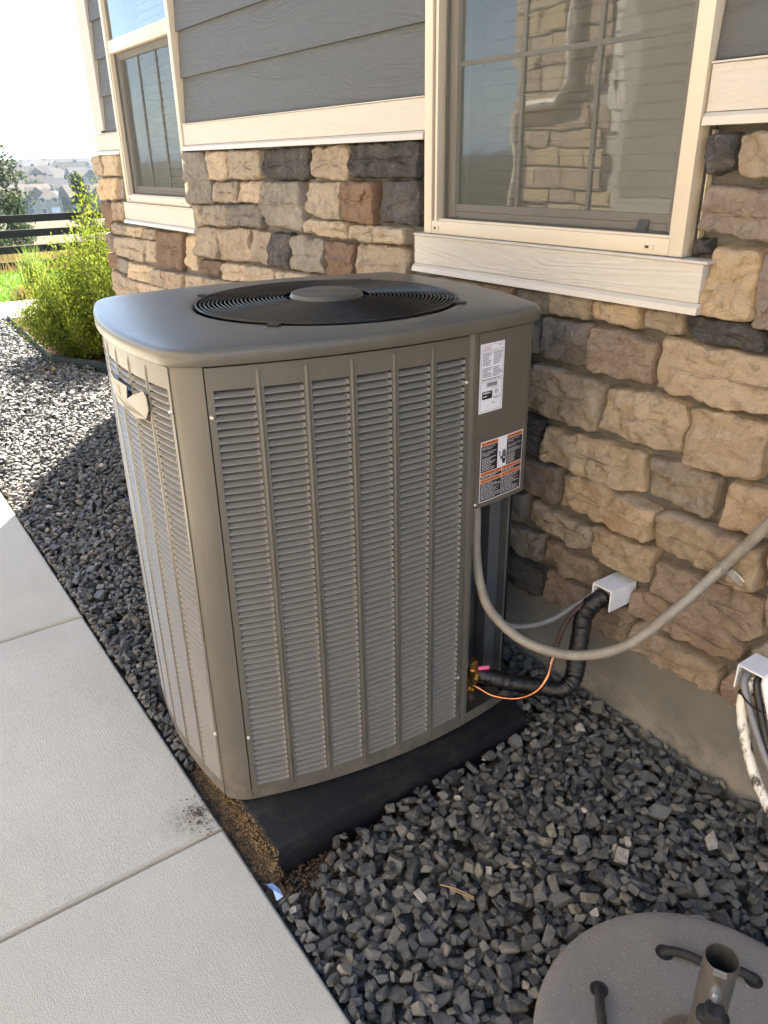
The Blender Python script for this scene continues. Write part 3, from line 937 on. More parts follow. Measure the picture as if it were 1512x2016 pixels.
m.add([(NX - .3, NY + .35, 4.5), (6.3, NY + .35, 4.5), (6.3, NY - 4, 6.4), (NX - .3, NY - 4, 6.4), (NX - .3, NY - 8.4, 4.5), (6.3, NY - 8.4, 4.5)], [(0, 1, 2, 3), (3, 2, 5, 4), (0, 3, 4), (1, 5, 2)])
m.build('roof', 'roof_shingle', nb)

simple('bounce_gravel', (.52, .48, .41), .9, 0, .3, 40, 60, .01)
MB().box(-7.4, 7, NY - .3, -1.045, -.2, -.03).build('side_yard_bounce', 'bounce_gravel', None, False, 'structure')  # unseen ground strip, added pale to bounce sun onto the lower wall
# ================================================================== concrete walk, slab by slab
walk = MB().box(-8.0, 3.2, -1.02, .445, -.14, -.058).build('sidewalk', 'soil', None, False, 'structure')
J = [3.2, 1.06, -.165, -1.396, -2.616, -3.84, -5.06, -6.28, -7.5, -8.0]
for i in range(len(J) - 1):
    x1, x0 = J[i], J[i + 1]
    bm = bmesh.new()
    g = .004
    z1 = 0.0 - (.002 if i % 2 else 0)
    vs = [bm.verts.new(p) for p in ((x0 + g, -1.04, -.1), (x1 - g, -1.04, -.1), (x1 - g, .468, -.1), (x0 + g, .468, -.1), (x0 + g, -1.04, z1), (x1 - g, -1.04, z1), (x1 - g, .468, z1), (x0 + g, .468, z1))]
    for f in BOXF:
        bm.faces.new([vs[k] for k in f])
    bm.edges.ensure_lookup_table()
    top = [e for e in bm.edges if all(v.co.z > -.05 for v in e.verts)]
    bmesh.ops.bevel(bm, geom=top, offset=.012, segments=4, affect='EDGES', profile=.5)
    me = bpy.data.meshes.new('slab')
    bm.to_mesh(me)
    bm.free()
    me.materials.append(MATS['walk_concrete'])
    me.polygons.foreach_set('use_smooth', [True] * len(me.polygons))
    me.set_sharp_from_angle(angle=R(40))
    link('slab', me, walk)

# ================================================================== the air conditioner
UC, UTH = (-1.706, .970), R(-6.5)
unit = thing('air_conditioner', 'tall taupe outdoor air conditioner with louvered sides and round black fan grille on top', 'air conditioner', (UC[0], UC[1], 0), UTH)
R1, R2 = 1.55, 1.278
CX, CY = .4214 - R1, -(.4817 - R2)
CY2 = .4857 - R2                # far side arc (towards the wall)


def front(t, off=0.0):
    a = t / R1
    return CX + (R1 + off) * math.cos(a), (R1 + off) * math.sin(a)


def left(t, off=0.0):
    a = t / R2
    return (R2 + off) * math.sin(a), CY - (R2 + off) * math.cos(a)


def perim(off=0.0):
    """closed outline of the cabinet, counter-clockwise from the near corner"""
    P = []

    def arc(cx, cy, r, a0, a1, n):
        return [(cx + (r + off) * math.cos(a0 + (a1 - a0) * i / n), cy + (r + off) * math.sin(a0 + (a1 - a0) * i / n)) for i in range(n + 1)]
    f = arc(CX, 0, R1, -.388 / R1, .415 / R1, 24)
    bk = arc(0, CY2, R2, PI / 2 - .32 / R2, PI / 2 + .32 / R2, 20)
    rr_ = arc(-CX, 0, R1, PI - .415 / R1, PI + .388 / R1, 24)
    lf = arc(0, CY, R2, -PI / 2 - .32 / R2, -PI / 2 + .32 / R2, 20)
    segs = [f, bk, rr_, lf]
    for i in range(4):
        s, e = segs[i], segs[(i + 1) % 4]
        P += s
        p0, p1 = Vector(s[-1]), Vector(e[0])
        t0, t1 = (p0 - Vector(s[-2])).normalized(), (Vector(e[1]) - p1).normalized()
        # tangent intersection
        den = t0.x * (-t1.y) - t0.y * (-t1.x)
        d = p1 - p0
        k = (d.x * (-t1.y) - d.y * (-t1.x)) / den
        c = p0 + t0 * k
        c = c.lerp((p0 + p1) / 2, .12)
        for j in range(1, 8):
            t = j / 8
            q = (1 - t) ** 2 * p0 + 2 * t * (1 - t) * c + t * t * p1
            P.append((q.x, q.y))
    return P


def loop_skin(mb, loops, m=None, close_top=False):
    n = len(loops[0])
    vs = [p for L in loops for p in L]
    fs = []
    for i in range(len(loops) - 1):
        for k in range(n):
            fs.append((i * n + k, i * n + (k + 1) % n, (i + 1) * n + (k + 1) % n, (i + 1) * n + k))
    mb.add(vs, fs, m)


def L3(P, z):
    return [(x, y, z) for x, y in P]


# base pan and feet
m = MB()
loop_skin(m, [L3(perim(-.03), .056), L3(perim(-.004), .056), L3(perim(-.004), .088), L3(perim(-.008), .088), L3(perim(-.010), .064), L3(perim(-.30), .064)])
m.build('base_pan', 'unit_paint', unit, R(40))
for x, y in ((.30, -.37), (.30, .40), (-.30, .40), (-.30, -.37)):
    MB().box(x - .03, x + .03, y - .03, y + .03, .05, .0565, None, .001).build('foot', 'black_plastic', unit)
# dark coil standing behind the louvers (open in the service corner)
m = MB()
P = perim(-.034)
keep = [i for i, (x, y) in enumerate(P) if not (x > .1 and y > .205)]
k0 = keep
vs, fs = [], []
for i, (x, y) in enumerate(P):
    vs += [(x, y, .07), (x, y, 1.14)]
for i in range(len(P)):
    j = (i + 1) % len(P)
    if i in keep and j in keep:
        fs.append((2 * i, 2 * j, 2 * j + 1, 2 * i + 1))
m.add(vs, fs)
m.build('coil', 'dark_inside', unit)

# corner posts (three plain, the fourth is part of the label panel)
PW = perim(-.002)
NP = len(PW)


def post(i0, i1, z0, z1, nm='corner_post'):
    a, c = perim(-.0015), perim(-.010)
    vs = []
    idx = list(range(i0, i1 + 1))
    for i in idx:
        vs += [(*a[i % NP], z0), (*a[i % NP], z1), (*c[i % NP], z1), (*c[i % NP], z0)]
    fs = []
    for k in range(len(idx) - 1):
        p, q = 4 * k, 4 * k + 4
        fs += [(p, q, q + 1, p + 1), (p + 1, q + 1, q + 2, p + 2), (p + 2, q + 2, q + 3, p + 3), (p, p + 3, q + 3, q)]
    e = 4 * (len(idx) - 1)
    fs += [(0, 1, 2, 3), (e + 3, e + 2, e + 1, e)]
    MB().add(vs, fs).build(nm, 'unit_paint', unit, R(50))


#   front arc 25 pts, 7 corner, back 21, 7, rear 25, 7, left 21, 7
i_left_end = 25 + 7 + 21 + 7 + 25 + 7 + 20
post(i_left_end, i_left_end + 8, .062, 1.147)
post(25 + 7 + 20, 25 + 7 + 20 + 8, .09, 1.147)
post(25 + 7 + 21 + 7 + 24, 25 + 7 + 21 + 7 + 24 + 8, .09, 1.147)
# plain far panels
m = MB()
for rng_ in (range(33, 52), range(60, 84)):
    idx = list(rng_)
    Q = perim(-.003)
    vs = []
    for i in idx:
        vs += [(*Q[i], .09), (*Q[i], 1.147)]
    m.add(vs, [(2 * k, 2 * k + 2, 2 * k + 3, 2 * k + 1) for k in range(len(idx) - 1)])
m.build('far_panel', 'unit_paint', unit, R(40))

LZ0, LZ1, NL = .1025, 1.0995, 64
LP = (LZ1 - LZ0) / NL
COLW = .0795
FC = [-.372 + .0976 * k for k in range(6)]
LC = [.2405 - .0976 * k for k in range(6)]
FT0, FT1, LT0, LT1 = -.3855, .2085, .3305, -.315


def sheet(fn, t0, t1, cols, flip):
    """curved sheet with open louver columns and a proud rib between each pair"""
    m = MB()
    zb, zt = .063, 1.1445

    def strip(a, c, z0, z1, n=3):
        for k in range(n):
            p, q = a + (c - a) * k / n, a + (c - a) * (k + 1) / n
            v = [(*fn(p), z0), (*fn(q), z0), (*fn(q), z1), (*fn(p), z1)]
            m.add(v, [(0, 1, 2, 3) if not flip else (3, 2, 1, 0)])
    edges = sorted(cols)
    lo, hi = min(t0, t1), max(t0, t1)
    x = lo
    for e in edges:
        strip(x, e, LZ0, LZ1, 2)
        x = e + COLW
    strip(x, hi, LZ0, LZ1, 2)
    cuts = [lo] + [q for e in edges for q in (e, e + COLW)] + [hi]
    for i in range(len(cuts) - 1):
        strip(cuts[i], cuts[i + 1], zb, LZ0, 4)
        strip(cuts[i], cuts[i + 1], LZ1, zt, 4)
    # returned edges give the sheet its thickness
    for t in (lo, hi):
        m.add([(*fn(t), zb), (*fn(t), zt), (*fn(t, -.012), zt), (*fn(t, -.012), zb)], [(0, 1, 2, 3)])
    for z in (zb, zt):
        for k in range(24):
            p, q = lo + (hi - lo) * k / 24, lo + (hi - lo) * (k + 1) / 24
            m.add([(*fn(p), z), (*fn(q), z), (*fn(q, -.012), z), (*fn(p, -.012), z)], [(0, 1, 2, 3)])
    # ribs
    for i in range(len(edges) - 1):
        c = (edges[i] + COLW + edges[i + 1]) / 2
        prof = [(-.0042, .0002), (-.0022, .0018), (0, .0024), (.0022, .0018), (.0042, .0002)]
        zs = [LZ0 - .022, LZ0 - .012, LZ1 + .020, LZ1 + .034]
        vs = []
        for zi, z in enumerate(zs):
            for u, d in prof:
                vs.append((*fn(c + u, d if zi in (1, 2) else .0002), z))
        fs = []
        for a in range(3):
            for k in range(4):
                f = (a * 5 + k, a * 5 + k + 1, (a + 1) * 5 + k + 1, (a + 1) * 5 + k)
                fs.append(f if not flip else f[::-1])
        m.add(vs, fs)
    return m


fp = sheet(front, FT0, FT1, FC, False).build('front_panel', 'unit_paint', unit, R(35))
lp = sheet(left, LT0, LT1, LC, False).build('side_panel', 'unit_paint', unit, R(35))


def louver_geo(fn, t0):
    """one pressed slat: deep at its top edge, flush at its lip, closed at both ends"""
    us = [0, .0022, .006, .012, COLW / 2, COLW - .012, COLW - .006, COLW - .0022, COLW]
    ds = [0, .62, .93, 1, 1, 1, .93, .62, 0]
    rows = [(0.0, .0004), (.0018, .0010), (.0038, -.0022), (LP * .44, -.0078), (LP * .52, -.0105), (LP * .66, -.0230)]
    vs, fs = [], []
    n = len(us)
    for z, d in rows:
        for u, q in zip(us, ds):
            zz = z if q > .5 or z < .01 else z * .96
            vs.append((*fn(t0 + u, d * q if d < 0 else d), zz))
    for r in range(len(rows) - 1):
        for k in range(n - 1):
            fs.append((r * n + k, r * n + k + 1, (r + 1) * n + k + 1, (r + 1) * n + k))
    # underside of the lip
    k0 = len(vs)
    for u in us:
        vs.append((*fn(t0 + u, -.0035), .0006))
    for k in range(n - 1):
        fs.append((k, k0 + k, k0 + k + 1, k + 1))
    return vs, fs


vs, fs = louver_geo(front, -COLW / 2)
vs = [(x - CX, y, z) for x, y, z in vs]     # about the arc centre, so every column is a turn of it
lm = bpy.data.meshes.new('louver')
lm.from_pydata(vs, [], fs)
lm.materials.append(MATS['louver_paint_skylit'])
lm.polygons.foreach_set('use_smooth', [True] * len(lm.polygons))
lm.set_sharp_from_angle(angle=R(50))
rest = MB()
for c, t0 in enumerate(FC):
    ang = (t0 + COLW / 2) / R1
    for k in range(NL):
        z = LZ1 - LP * (k + 1)
        if k < 50:
            o = bpy.data.objects.new('louver', lm)
            C.objects.link(o)
            o.parent = fp
            o.location = (CX, 0, z)
            o.rotation_euler = (0, 0, ang)
        else:
            ca, sa = math.cos(ang), math.sin(ang)
            rest.add([(CX + x * ca - y * sa, x * sa + y * ca, z + q) for x, y, q in vs], fs)
rest.build('louver', 'louver_paint_skylit', fp, R(50), 'stuff')
rest = MB()
for t0 in LC:
    v2, f2 = louver_geo(left, t0)
    for k in range(NL):
        z = LZ1 - LP * (k + 1)
        rest.add([(x, y, z + q) for x, y, q in v2], f2)
rest.build('louver', 'louver_paint_skylit', lp, R(50), 'stuff')

# label side: flange strip, then the control panel with its rounded corner
m = MB()
for a, c, o0, o1 in ((.2125, .2225, -.012, -.004), (.2225, .2265, -.004, -.002), (.2265, .2375, -.002, -.002)):
    m.add([(*front(a, o0), .063), (*front(c, o1), .063), (*front(c, o1), 1.147), (*front(a, o0), 1.147)], [(0, 1, 2, 3)])
m.add([(*front(.2375, -.002), .063), (*front(.2375, -.03), .063), (*front(.2375, -.03), 1.147), (*front(.2375, -.002), 1.147)], [(0, 1, 2, 3)])
m.build('mullion', 'unit_paint', unit)
pts = [front(.239 + (.415 - .239) * k / 12) for k in range(13)] + perim(0)[25:32] + perim(0)[32:37]
inn = [front(.239 + (.415 - .239) * k / 12, -.014) for k in range(13)] + perim(-.014)[25:32] + perim(-.014)[32:37]
zc0, zc1 = .716, 1.1455
vs, fs = [], []
for (a, c) in zip(pts, inn):
    vs += [(*a, zc0), (*a, zc1), (*c, zc0), (*c, zc1)]
for k in range(len(pts) - 1):
    p, q = 4 * k, 4 * k + 4
    fs += [(p, q, q + 1, p + 1), (p, p + 2, q + 2, q)]
fs += [(0, 1, 3, 2)]
cp = MB().add(vs, fs).build('control_panel', 'unit_paint', unit, R(40))
# bottom tray of the control box and service compartment walls
m = MB()
m.add([(*front(.239, -.006), .7165), (*front(.415, -.006), .7165), (.30, .455, .7165), (.10, .455, .7165), (.12, .239, .7165)], [(0, 1, 2, 3, 4)])
m.add([(*front(.238, -.004), .066), (.20, .238, .066), (.20, .238, 1.14), (*front(.238, -.004), 1.14)], [(0, 1, 2, 3)])
m.add([(.20, .238, .066), (.20, .45, .066), (.20, .45, 1.14), (.20, .238, 1.14)], [(0, 1, 2, 3)])
m.build('service_recess', 'grey_metal', unit)
m = MB()
m.box(.262, .268, .388, .43, .088, .716)
m.box(.268, .30, .424, .430, .088, .716)
m.box(.225, .262, .388, .392, .088, .716)
m.build('corner_post', 'grey_metal', unit)

# cap: skirt, rolled edge, gently domed top with the fan opening
GX, GY, GR = .05, .03, .318


def circ(r, P):
    out = []
    for x, y in P:
        a = math.atan2(y - GY, x - GX)
        out.append((GX + r * math.cos(a), GY + r * math.sin(a)))
    return out


P0 = perim(0)
cg = circ(GR + .012, P0)
loops = [L3(perim(-.012), 1.1495), L3(perim(.010), 1.1495), L3(perim(.0125), 1.152), L3(perim(.013), 1.172), L3(perim(.011), 1.1785), L3(perim(.006), 1.1825), L3(perim(-.002), 1.1842)]
pin = perim(-.002)
for s, z in ((.15, 1.1862), (.35, 1.1885), (.6, 1.1905), (.85, 1.192), (1, 1.1922)):
    loops.append([(a[0] + (g[0] - a[0]) * s, a[1] + (g[1] - a[1]) * s, z) for a, g in zip(pin, cg)])
loops += [L3(circ(GR + .005, P0), 1.190), L3(circ(GR, P0), 1.184), L3(circ(GR, P0), 1.168)]
m = MB()
loop_skin(m, loops)
cap = m.build('top_cap', 'unit_paint', unit, R(60))
# grille: concentric wires on spokes, hub plate with raised lettering
m = MB()


def ring(r, z, wr, n=96, k=6):
    vs, fs = [], []
    for i in range(n):
        a = 2 * PI * i / n
        for j in range(k):
            q = 2 * PI * j / k
            vs.append((GX + (r + wr * math.cos(q)) * math.cos(a), GY + (r + wr * math.cos(q)) * math.sin(a), z + wr * math.sin(q)))
    for i in range(n):
        for j in range(k):
            fs.append((i * k + j, ((i + 1) % n) * k + j, ((i + 1) % n) * k + (j + 1) % k, i * k + (j + 1) % k))
    m.add(vs, fs)


def gz(r):
    return 1.193 + .010 * (1 - (r / GR) ** 2)


for i in range(22):
    r = .108 + (.313 - .108) * i / 21
    ring(r, gz(r), .0021 if i < 21 else .003)
for k in range(8):
    a = 2 * PI * (k + .3) / 8
    m.tube([(GX + r * math.cos(a), GY + r * math.sin(a), gz(r) - .004) for r in (.06, .14, .22, .313)], .0024, 6)
grille = m.build('fan_grille', 'black_paint', unit, R(60))
m = MB().lathe([(.0, 1.197), (.089, 1.197), (.090, 1.201), (.086, 1.2105), (.080, 1.2125), (0, 1.2130)], 48, GX, GY)
hub = m.build('hub_plate', 'hub_paint', grille, R(25))
v, f = text_mesh('LENNOX', .033)
xs = [p[0] for p in v]
cxm = (min(xs) + max(xs)) / 2
vs, fs = [], []
hb = R(-122)               # lettering faces away from the walk side
for (x, y) in v:
    x, y = (x - cxm) * 1.05, y - .013
    vs.append((GX + x * math.cos(hb) - y * math.sin(hb), GY + x * math.sin(hb) + y * math.cos(hb), 1.2142))
n = len(vs)
MB().add(vs, f, 'label_black').build('lettering', None, hub)
for a in (-128, -38, 52, 142):
    a = R(a - 6)
    x, y = GX + (GR + .006) * math.cos(a), GY + (GR + .006) * math.sin(a)
    m = MB().box(-.012, .018, -.013, .013, 0, .005, None, .0015)
    m.v = [(x + p * math.cos(a) - q * math.sin(a), y + p * math.sin(a) + q * math.cos(a), 1.1915 + z) for p, q, z in m.v]
    m.build('grille_clip', 'black_paint', grille)
# fan below
m = MB()
m.lathe([(GR - .001, 1.168), (GR - .004, .98), (.0, .97)], 48, GX, GY)
m.build('fan_shroud', 'black_paint', unit, R(40))
fan = MB().lathe([(0, 1.16), (.075, 1.16), (.085, 1.13), (.085, 1.02), (0, 1.02)], 24, GX, GY).build('fan_motor', 'black_paint', unit, R(40))
for k in range(3):
    a0 = 2 * PI * k / 3 + .4
    vs, fs = [], []
    for i in range(6):
        for j in range(5):
            a = a0 + i / 5 * 1.15
            r = .08 + .215 * j / 4
            vs.append((GX + r * math.cos(a), GY + r * math.sin(a), 1.075 + .055 * (i / 5) + .01 * j / 4))
    for i in range(5):
        for j in range(4):
            fs.append((i * 5 + j, i * 5 + j + 1, (i + 1) * 5 + j + 1, (i + 1) * 5 + j))
    MB().add(vs, fs).build('fan_blade', 'black_plastic', fan, True)
# screws
def screw(fn, t, z, par):
    x, y = fn(t, .0)
    x1, y1 = fn(t, .01)
    d = Vector((x1 - x, y1 - y, 0)).normalized()
    c = Vector((x, y, z))
    m = MB()
    u, w_ = Vector((-d.y, d.x, 0)), Vector((0, 0, 1))
    prof = [(.0058, -.0005), (.0058, .001), (.0042, .0024), (.0036, .0044), (.0024, .0050)]
    vs = [c + d * h + (u * math.cos(PI * k / 4) + w_ * math.sin(PI * k / 4)) * r for r, h in prof for k in range(8)]
    fs = [(i * 8 + k, i * 8 + (k + 1) % 8, (i + 1) * 8 + (k + 1) % 8, (i + 1) * 8 + k) for i in range(4) for k in range(8)] + [tuple(range(32, 40))]
    m.add(vs, fs)
    m.build('screw', 'screw_steel', par)


for t, z in ((-.379, 1.047), (-.379, .251), (.203, 1.041), (.2025, .232)):
    screw(front, t, z, fp)
for t, z in ((.3245, 1.055), (.3245, .25), (-.30, 1.03)):
    screw(left, t, z, lp)
screw(front, .243, .728, cp)


# ------------------------------------------------ labels on the control panel
class Label:
    def __init__(s, t0, t1, z0, z1):
        s.a = (t0, t1, z0, z1)
        s.mb = MB()
        s.rng = random.Random(4)

    def p(s, u, v, d):
        t0, t1, z0, z1 = s.a
        return (*front(t0 + (t1 - t0) * u, .0009 + d), z1 + (z0 - z1) * v)

    def rect(s, u0, u1, v0, v1, m, lay=1, n=3):
        d = lay * .00022
        for k in range(n):
            a, c = u0 + (u1 - u0) * k / n, u0 + (u1 - u0) * (k + 1) / n
            s.mb.add([s.p(a, v1, d), s.p(c, v1, d), s.p(c, v0, d), s.p(a, v0, d)], [(0, 1, 2, 3)], m)

    def text(s, t, u, v, size, m, lay=3, width=None):
        """size = cap height as a share of the label height; width = share of label width"""
        vv, ff = text_mesh(t, 1)
        xs = [q[0] for q in vv]
        ww = max(xs)
        t0, t1, z0, z1 = s.a
        asp = (z1 - z0) / (t1 - t0)
        k = size / .69
        kx = k * asp if width is None else width / ww
        s.mb.add([s.p(u + q[0] * kx, v - q[1] * k, lay * .00022) for q in vv], ff, m)

    def lines(s, u0, u1, v0, v1, n, m, lay=2, fill=.55):
        h = (v1 - v0) / n
        for i in range(n):
            x = u0
            end = u1 - s.rng.random() ** 2 * (u1 - u0) * .5
            while x < end:
                L = min(end - x, (u1 - u0) * s.rng.uniform(.07, .2))
                s.rect(x, x + L, v0 + h * i, v0 + h * (i + fill), m, lay, 1)
                x += L + (u1 - u0) * .03


lb = Label(.241, .320, .9585, 1.1205)
lb.rect(0, 1, 0, 1, 'label_white', 0, 6)
for v in (.022, .10, .125, .505, .545, .975):
    lb.rect(.05, .95, v, v + .0035, 'label_black', 2)
for u in (.05, .944):
    lb.rect(u, u + .008, .022, .975, 'label_black', 2)
lb.text('LENNOX', .12, .068, .026, 'label_red', 3, .30)
lb.lines(.12, .45, .078, .096, 1, 'label_grey')
lb.lines(.74, .93, .035, .06, 2, 'label_grey')
for a, c in ((.11, .48), (.54, .93)):
    lb.lines(a, c, .14, .32, 7, 'label_grey')
    lb.lines(a, c, .345, .49, 6, 'label_grey')
lb.lines(.1, .93, .512, .538, 1, 'label_grey')
x = .30
rg = random.Random(2)
while x < .74:
    q = rg.uniform(.006, .018)
    lb.rect(x, x + q, .565, .628, 'label_black', 2, 1)
    x += q + rg.uniform(.007, .016)
lb.lines(.5, .9, .648, .662, 1, 'label_grey')
lb.rect(.12, .54, .685, .80, 'label_black', 2)
lb.lines(.16, .5, .70, .725, 1, 'label_white', 3, .8)
lb.lines(.16, .40, .752, .778, 1, 'label_white', 3, .6)
pt = [(.72 + .07 * math.cos(2 * PI * k / 20), .715 + .034 * math.sin(2 * PI * k / 20)) for k in range(20)]
pi_ = [(.72 + .05 * math.cos(2 * PI * k / 20), .715 + .025 * math.sin(2 * PI * k / 20)) for k in range(20)]
lb.mb.add([lb.p(u, v, .00044) for u, v in pt + pi_], [(k, (k + 1) % 20, 20 + (k + 1) % 20, 20 + k) for k in range(20)], 'label_grey')
lb.lines(.68, .77, .70, .73, 2, 'label_grey')
lb.lines(.58, .92, .785, .82, 2, 'label_grey')
lb.lines(.52, .68, .865, .885, 1, 'label_grey')
lb.mb.build('rating_label', None, cp)['label'] = 'white rating label with rows of small print and a barcode'

lb = Label(.2530, .4075, .7290, .8865)
lb.rect(0, 1, 0, 1, 'label_white', 0, 8)
e, g = .014, .012
# black blocks
lb.rect(e, .385, .075, .50, 'label_black', 1, 4)
lb.rect(.60, 1 - e, .075, .50, 'label_black', 1, 4)
for u0, u1 in ((e, .498), (.506, 1 - e)):
    lb.rect(u0, u1, .563, .615, 'label_black', 1, 4)
    lb.rect(u0, u1, .680, 1 - e, 'label_black', 1, 4)


def band(u0, u1, v0, v1, word):
    lb.rect(u0, u1, v0, v1, 'label_orange', 1, 4)
    h = v1 - v0
    w_ = u1 - u0
    a = u0 + w_ * .07
    tri = [(a, v1 - h * .16), (a + h * .75, v1 - h * .16), (a + h * .375, v0 + h * .14)]
    lb.mb.add([lb.p(u, v, .00044) for u, v in tri], [(0, 1, 2)], 'label_black')
    lb.text(word, a + h * 1.05, v1 - h * .2, h * .58, 'label_black', 3, w_ * .93 - (a - u0) - h * 1.05)


band(e, .385, .014, .068, 'AVERTISSEMENT')
band(.60, 1 - e, .014, .068, 'WARNING')
band(e, .498, .508, .558, 'AVERTISSEMENT')
band(.506, 1 - e, .508, .558, 'WARNING')
band(e, .498, .622, .674, 'AVERTISSEMENT')
band(.506, 1 - e, .622, .674, 'WARNING')
for i, t in enumerate(('DANGER DE CHOC', 'ÉLECTRIQUE.', '', 'PEUT CAUSER DES', 'BLESSURES OU', 'LA MORT.')):
    if t:
        lb.text(t, .035, .112 + .027 * i, .019, 'label_white', 3, .021 * len(t))
for i, t in enumerate(('ELECTRIC SHOCK', 'HAZARD.', '', 'CAN CAUSE INJURY', 'OR DEATH.')):
    if t:
        lb.text(t, .62, .112 + .027 * i, .019, 'label_white', 3, .021 * len(t))
lb.lines(.035, .36, .275, .49, 9, 'label_white', 2, .32)
lb.lines(.62, .96, .25, .33, 4, 'label_white', 2, .32)
lb.lines(.62, .82, .34, .49, 7, 'label_white', 2, .32)
lb.lines(.03, .48, .572, .608, 2, 'label_white', 2, .4)
lb.lines(.52, .97, .572, .608, 2, 'label_white', 2, .4)
lb.lines(.03, .48, .695, .975, 13, 'label_white', 2, .3)
lb.lines(.52, .97, .695, .975, 13, 'label_white', 2, .3)
# shock pictogram: open hand with a jagged wire
def poly(pts, m='label_black', lay=3):
    lb.mb.add([lb.p(u, v, lay * .00022) for u, v in pts], [tuple(range(len(pts)))[::-1]], m)


for k, (u, top) in enumerate(((.505, .235), (.528, .215), (.551, .222), (.573, .245))):
    poly([(u - .009, .35), (u - .009, top + .008), (u, top), (u + .009, top + .008), (u + .009, .35)])
poly([(.494, .335), (.584, .335), (.584, .40), (.57, .425), (.565, .455), (.515, .455), (.51, .425), (.494, .40)])
poly([(.494, .385), (.455, .325), (.462, .312), (.494, .345)])
poly([(.505, .352), (.53, .342), (.54, .358), (.575, .345), (.56, .37), (.54, .372), (.52, .365)], 'label_white', 4)
for a, c in (((.405, .235), (.45, .265)), ((.45, .265), (.43, .30)), ((.43, .30), (.465, .335)), ((.465, .335), (.452, .375))):
    dx, dy = c[0] - a[0], c[1] - a[1]
    L = math.hypot(dx, dy)
    px, py = -dy / L * .007, dx / L * .007
    poly([(a[0] + px, a[1] + py), (a[0] - px, a[1] - py), (c[0] - px, c[1] - py), (c[0] + px, c[1] + py)])
lb.mb.build('warning_label', None, cp)['label'] = 'black and orange shock warning label with a hand pictogram'

# badge on the side panel: a curved pale plate bent out from the louvers
bd = [(-.035, 1.058), (-.02, 1.069), (.03, 1.066), (.135, 1.071), (.122, 1.040), (.160, 1.056), (.195, 1.068), (.222, 1.078), (.232, 1.066), (.234, 1.040), (.218, 1.018), (.166, 1.007), (.110, 1.014), (.03, 1.012), (-.02, 1.026)]
ctr = (sum(p[0] for p in bd) / len(bd), sum(p[1] for p in bd) / len(bd))


def bdo(t):
    return .006 + .006 * max(0, 1 - ((t - .10) / .15) ** 2)


m = MB()
n = len(bd)
vs = [(*left(t, bdo(t)), z) for t, z in bd] + [(*left(t, bdo(t) - .003), z) for t, z in bd]
m.add(vs, [tuple(range(n))] + [(k, (k + 1) % n, n + (k + 1) % n, n + k) for k in range(n)] + [tuple(range(2 * n - 1, n - 1, -1))])
badge = m.build('badge', 'badge_silver', lp, R(40))
m = MB()
for t, w_ in ((.030, .006), (.048, .006), (.062, .004)):
    m.add([(*left(t, bdo(t) + .0008), 1.030), (*left(t + w_, bdo(t + w_) + .0008), 1.030), (*left(t + w_, bdo(t + w_) + .0008), 1.056), (*left(t, bdo(t) + .0008), 1.056)], [(0, 1, 2, 3)])
m.build('badge_print', 'label_red', badge)

# ================================================================== pad below
m = MB().box(-2.0, -1.212, .527, 1.335, -.06, .05, None, .007)
tag(m.build('equipment_pad', 'pad_black', None, R(40)), 'flat black plastic pad under the air conditioner', 'equipment pad')
# mud caked along the pad and the walk edge
def crumbs(name, n, fx, size, matn, seed, parent=None):
    rng = random.Random(seed)
    m = MB()
    for i in range(n):
        x, y, z = fx(rng)
        s = size * rng.uniform(.4, 1.4)
        q = [Vector((rng.gauss(0, 1), rng.gauss(0, 1), rng.gauss(0, .7))).normalized() * s * rng.uniform(.7, 1.2) for _ in range(4)]
        base = Vector((x, y, z))
        dirs = [Vector(d) * s * rng.uniform(.6, 1.2) for d in ((1, 0, 0), (-1, 0, 0), (0, 1, 0), (0, -1, 0), (0, 0, 1), (0, 0, -1))]
        rot = Matrix.Rotation(rng.uniform(0, 6.28), 3, 'Z') @ Matrix.Rotation(rng.uniform(0, 1.5), 3, 'X')
        m.add([base + rot @ d for d in dirs], [(0, 2, 4), (2, 1, 4), (1, 3, 4), (3, 0, 4), (2, 0, 5), (1, 2, 5), (3, 1, 5), (0, 3, 5)])
    return m.build(name, matn, parent, False, 'stuff')


# ================================================================== pipes and cables
def run(name, label, cat, pts, r, matn, n=12, seg=10, group=None, rfun=None):
    P = bez(pts, seg)
    o = MB().tube(P, r, n, None, True, rfun).build(name, matn, None, R(60))
    return tag(o, label, cat, group)


rn = random.Random(6)
run('flexible_conduit', 'thick taupe flexible conduit looping from the unit up the stone wall', 'conduit',
    [(-1.325, 1.185, .76), (-1.305, 1.19, .70), (-1.310, 1.20, .585), (-1.294, 1.205, .487), (-1.255, 1.215, .413), (-1.158, 1.245, .362), (-1.043, 1.30, .362), (-.949, 1.37, .413), (-.887, 1.46, .514), (-.837, 1.542, .622), (-.757, 1.548, .759), (-.685, 1.548, .879), (-.60, 1.548, 1.02), (-.50, 1.548, 1.2), (-.42, 1.55, 1.45)], .0128, 'conduit_grey', 16, 12)
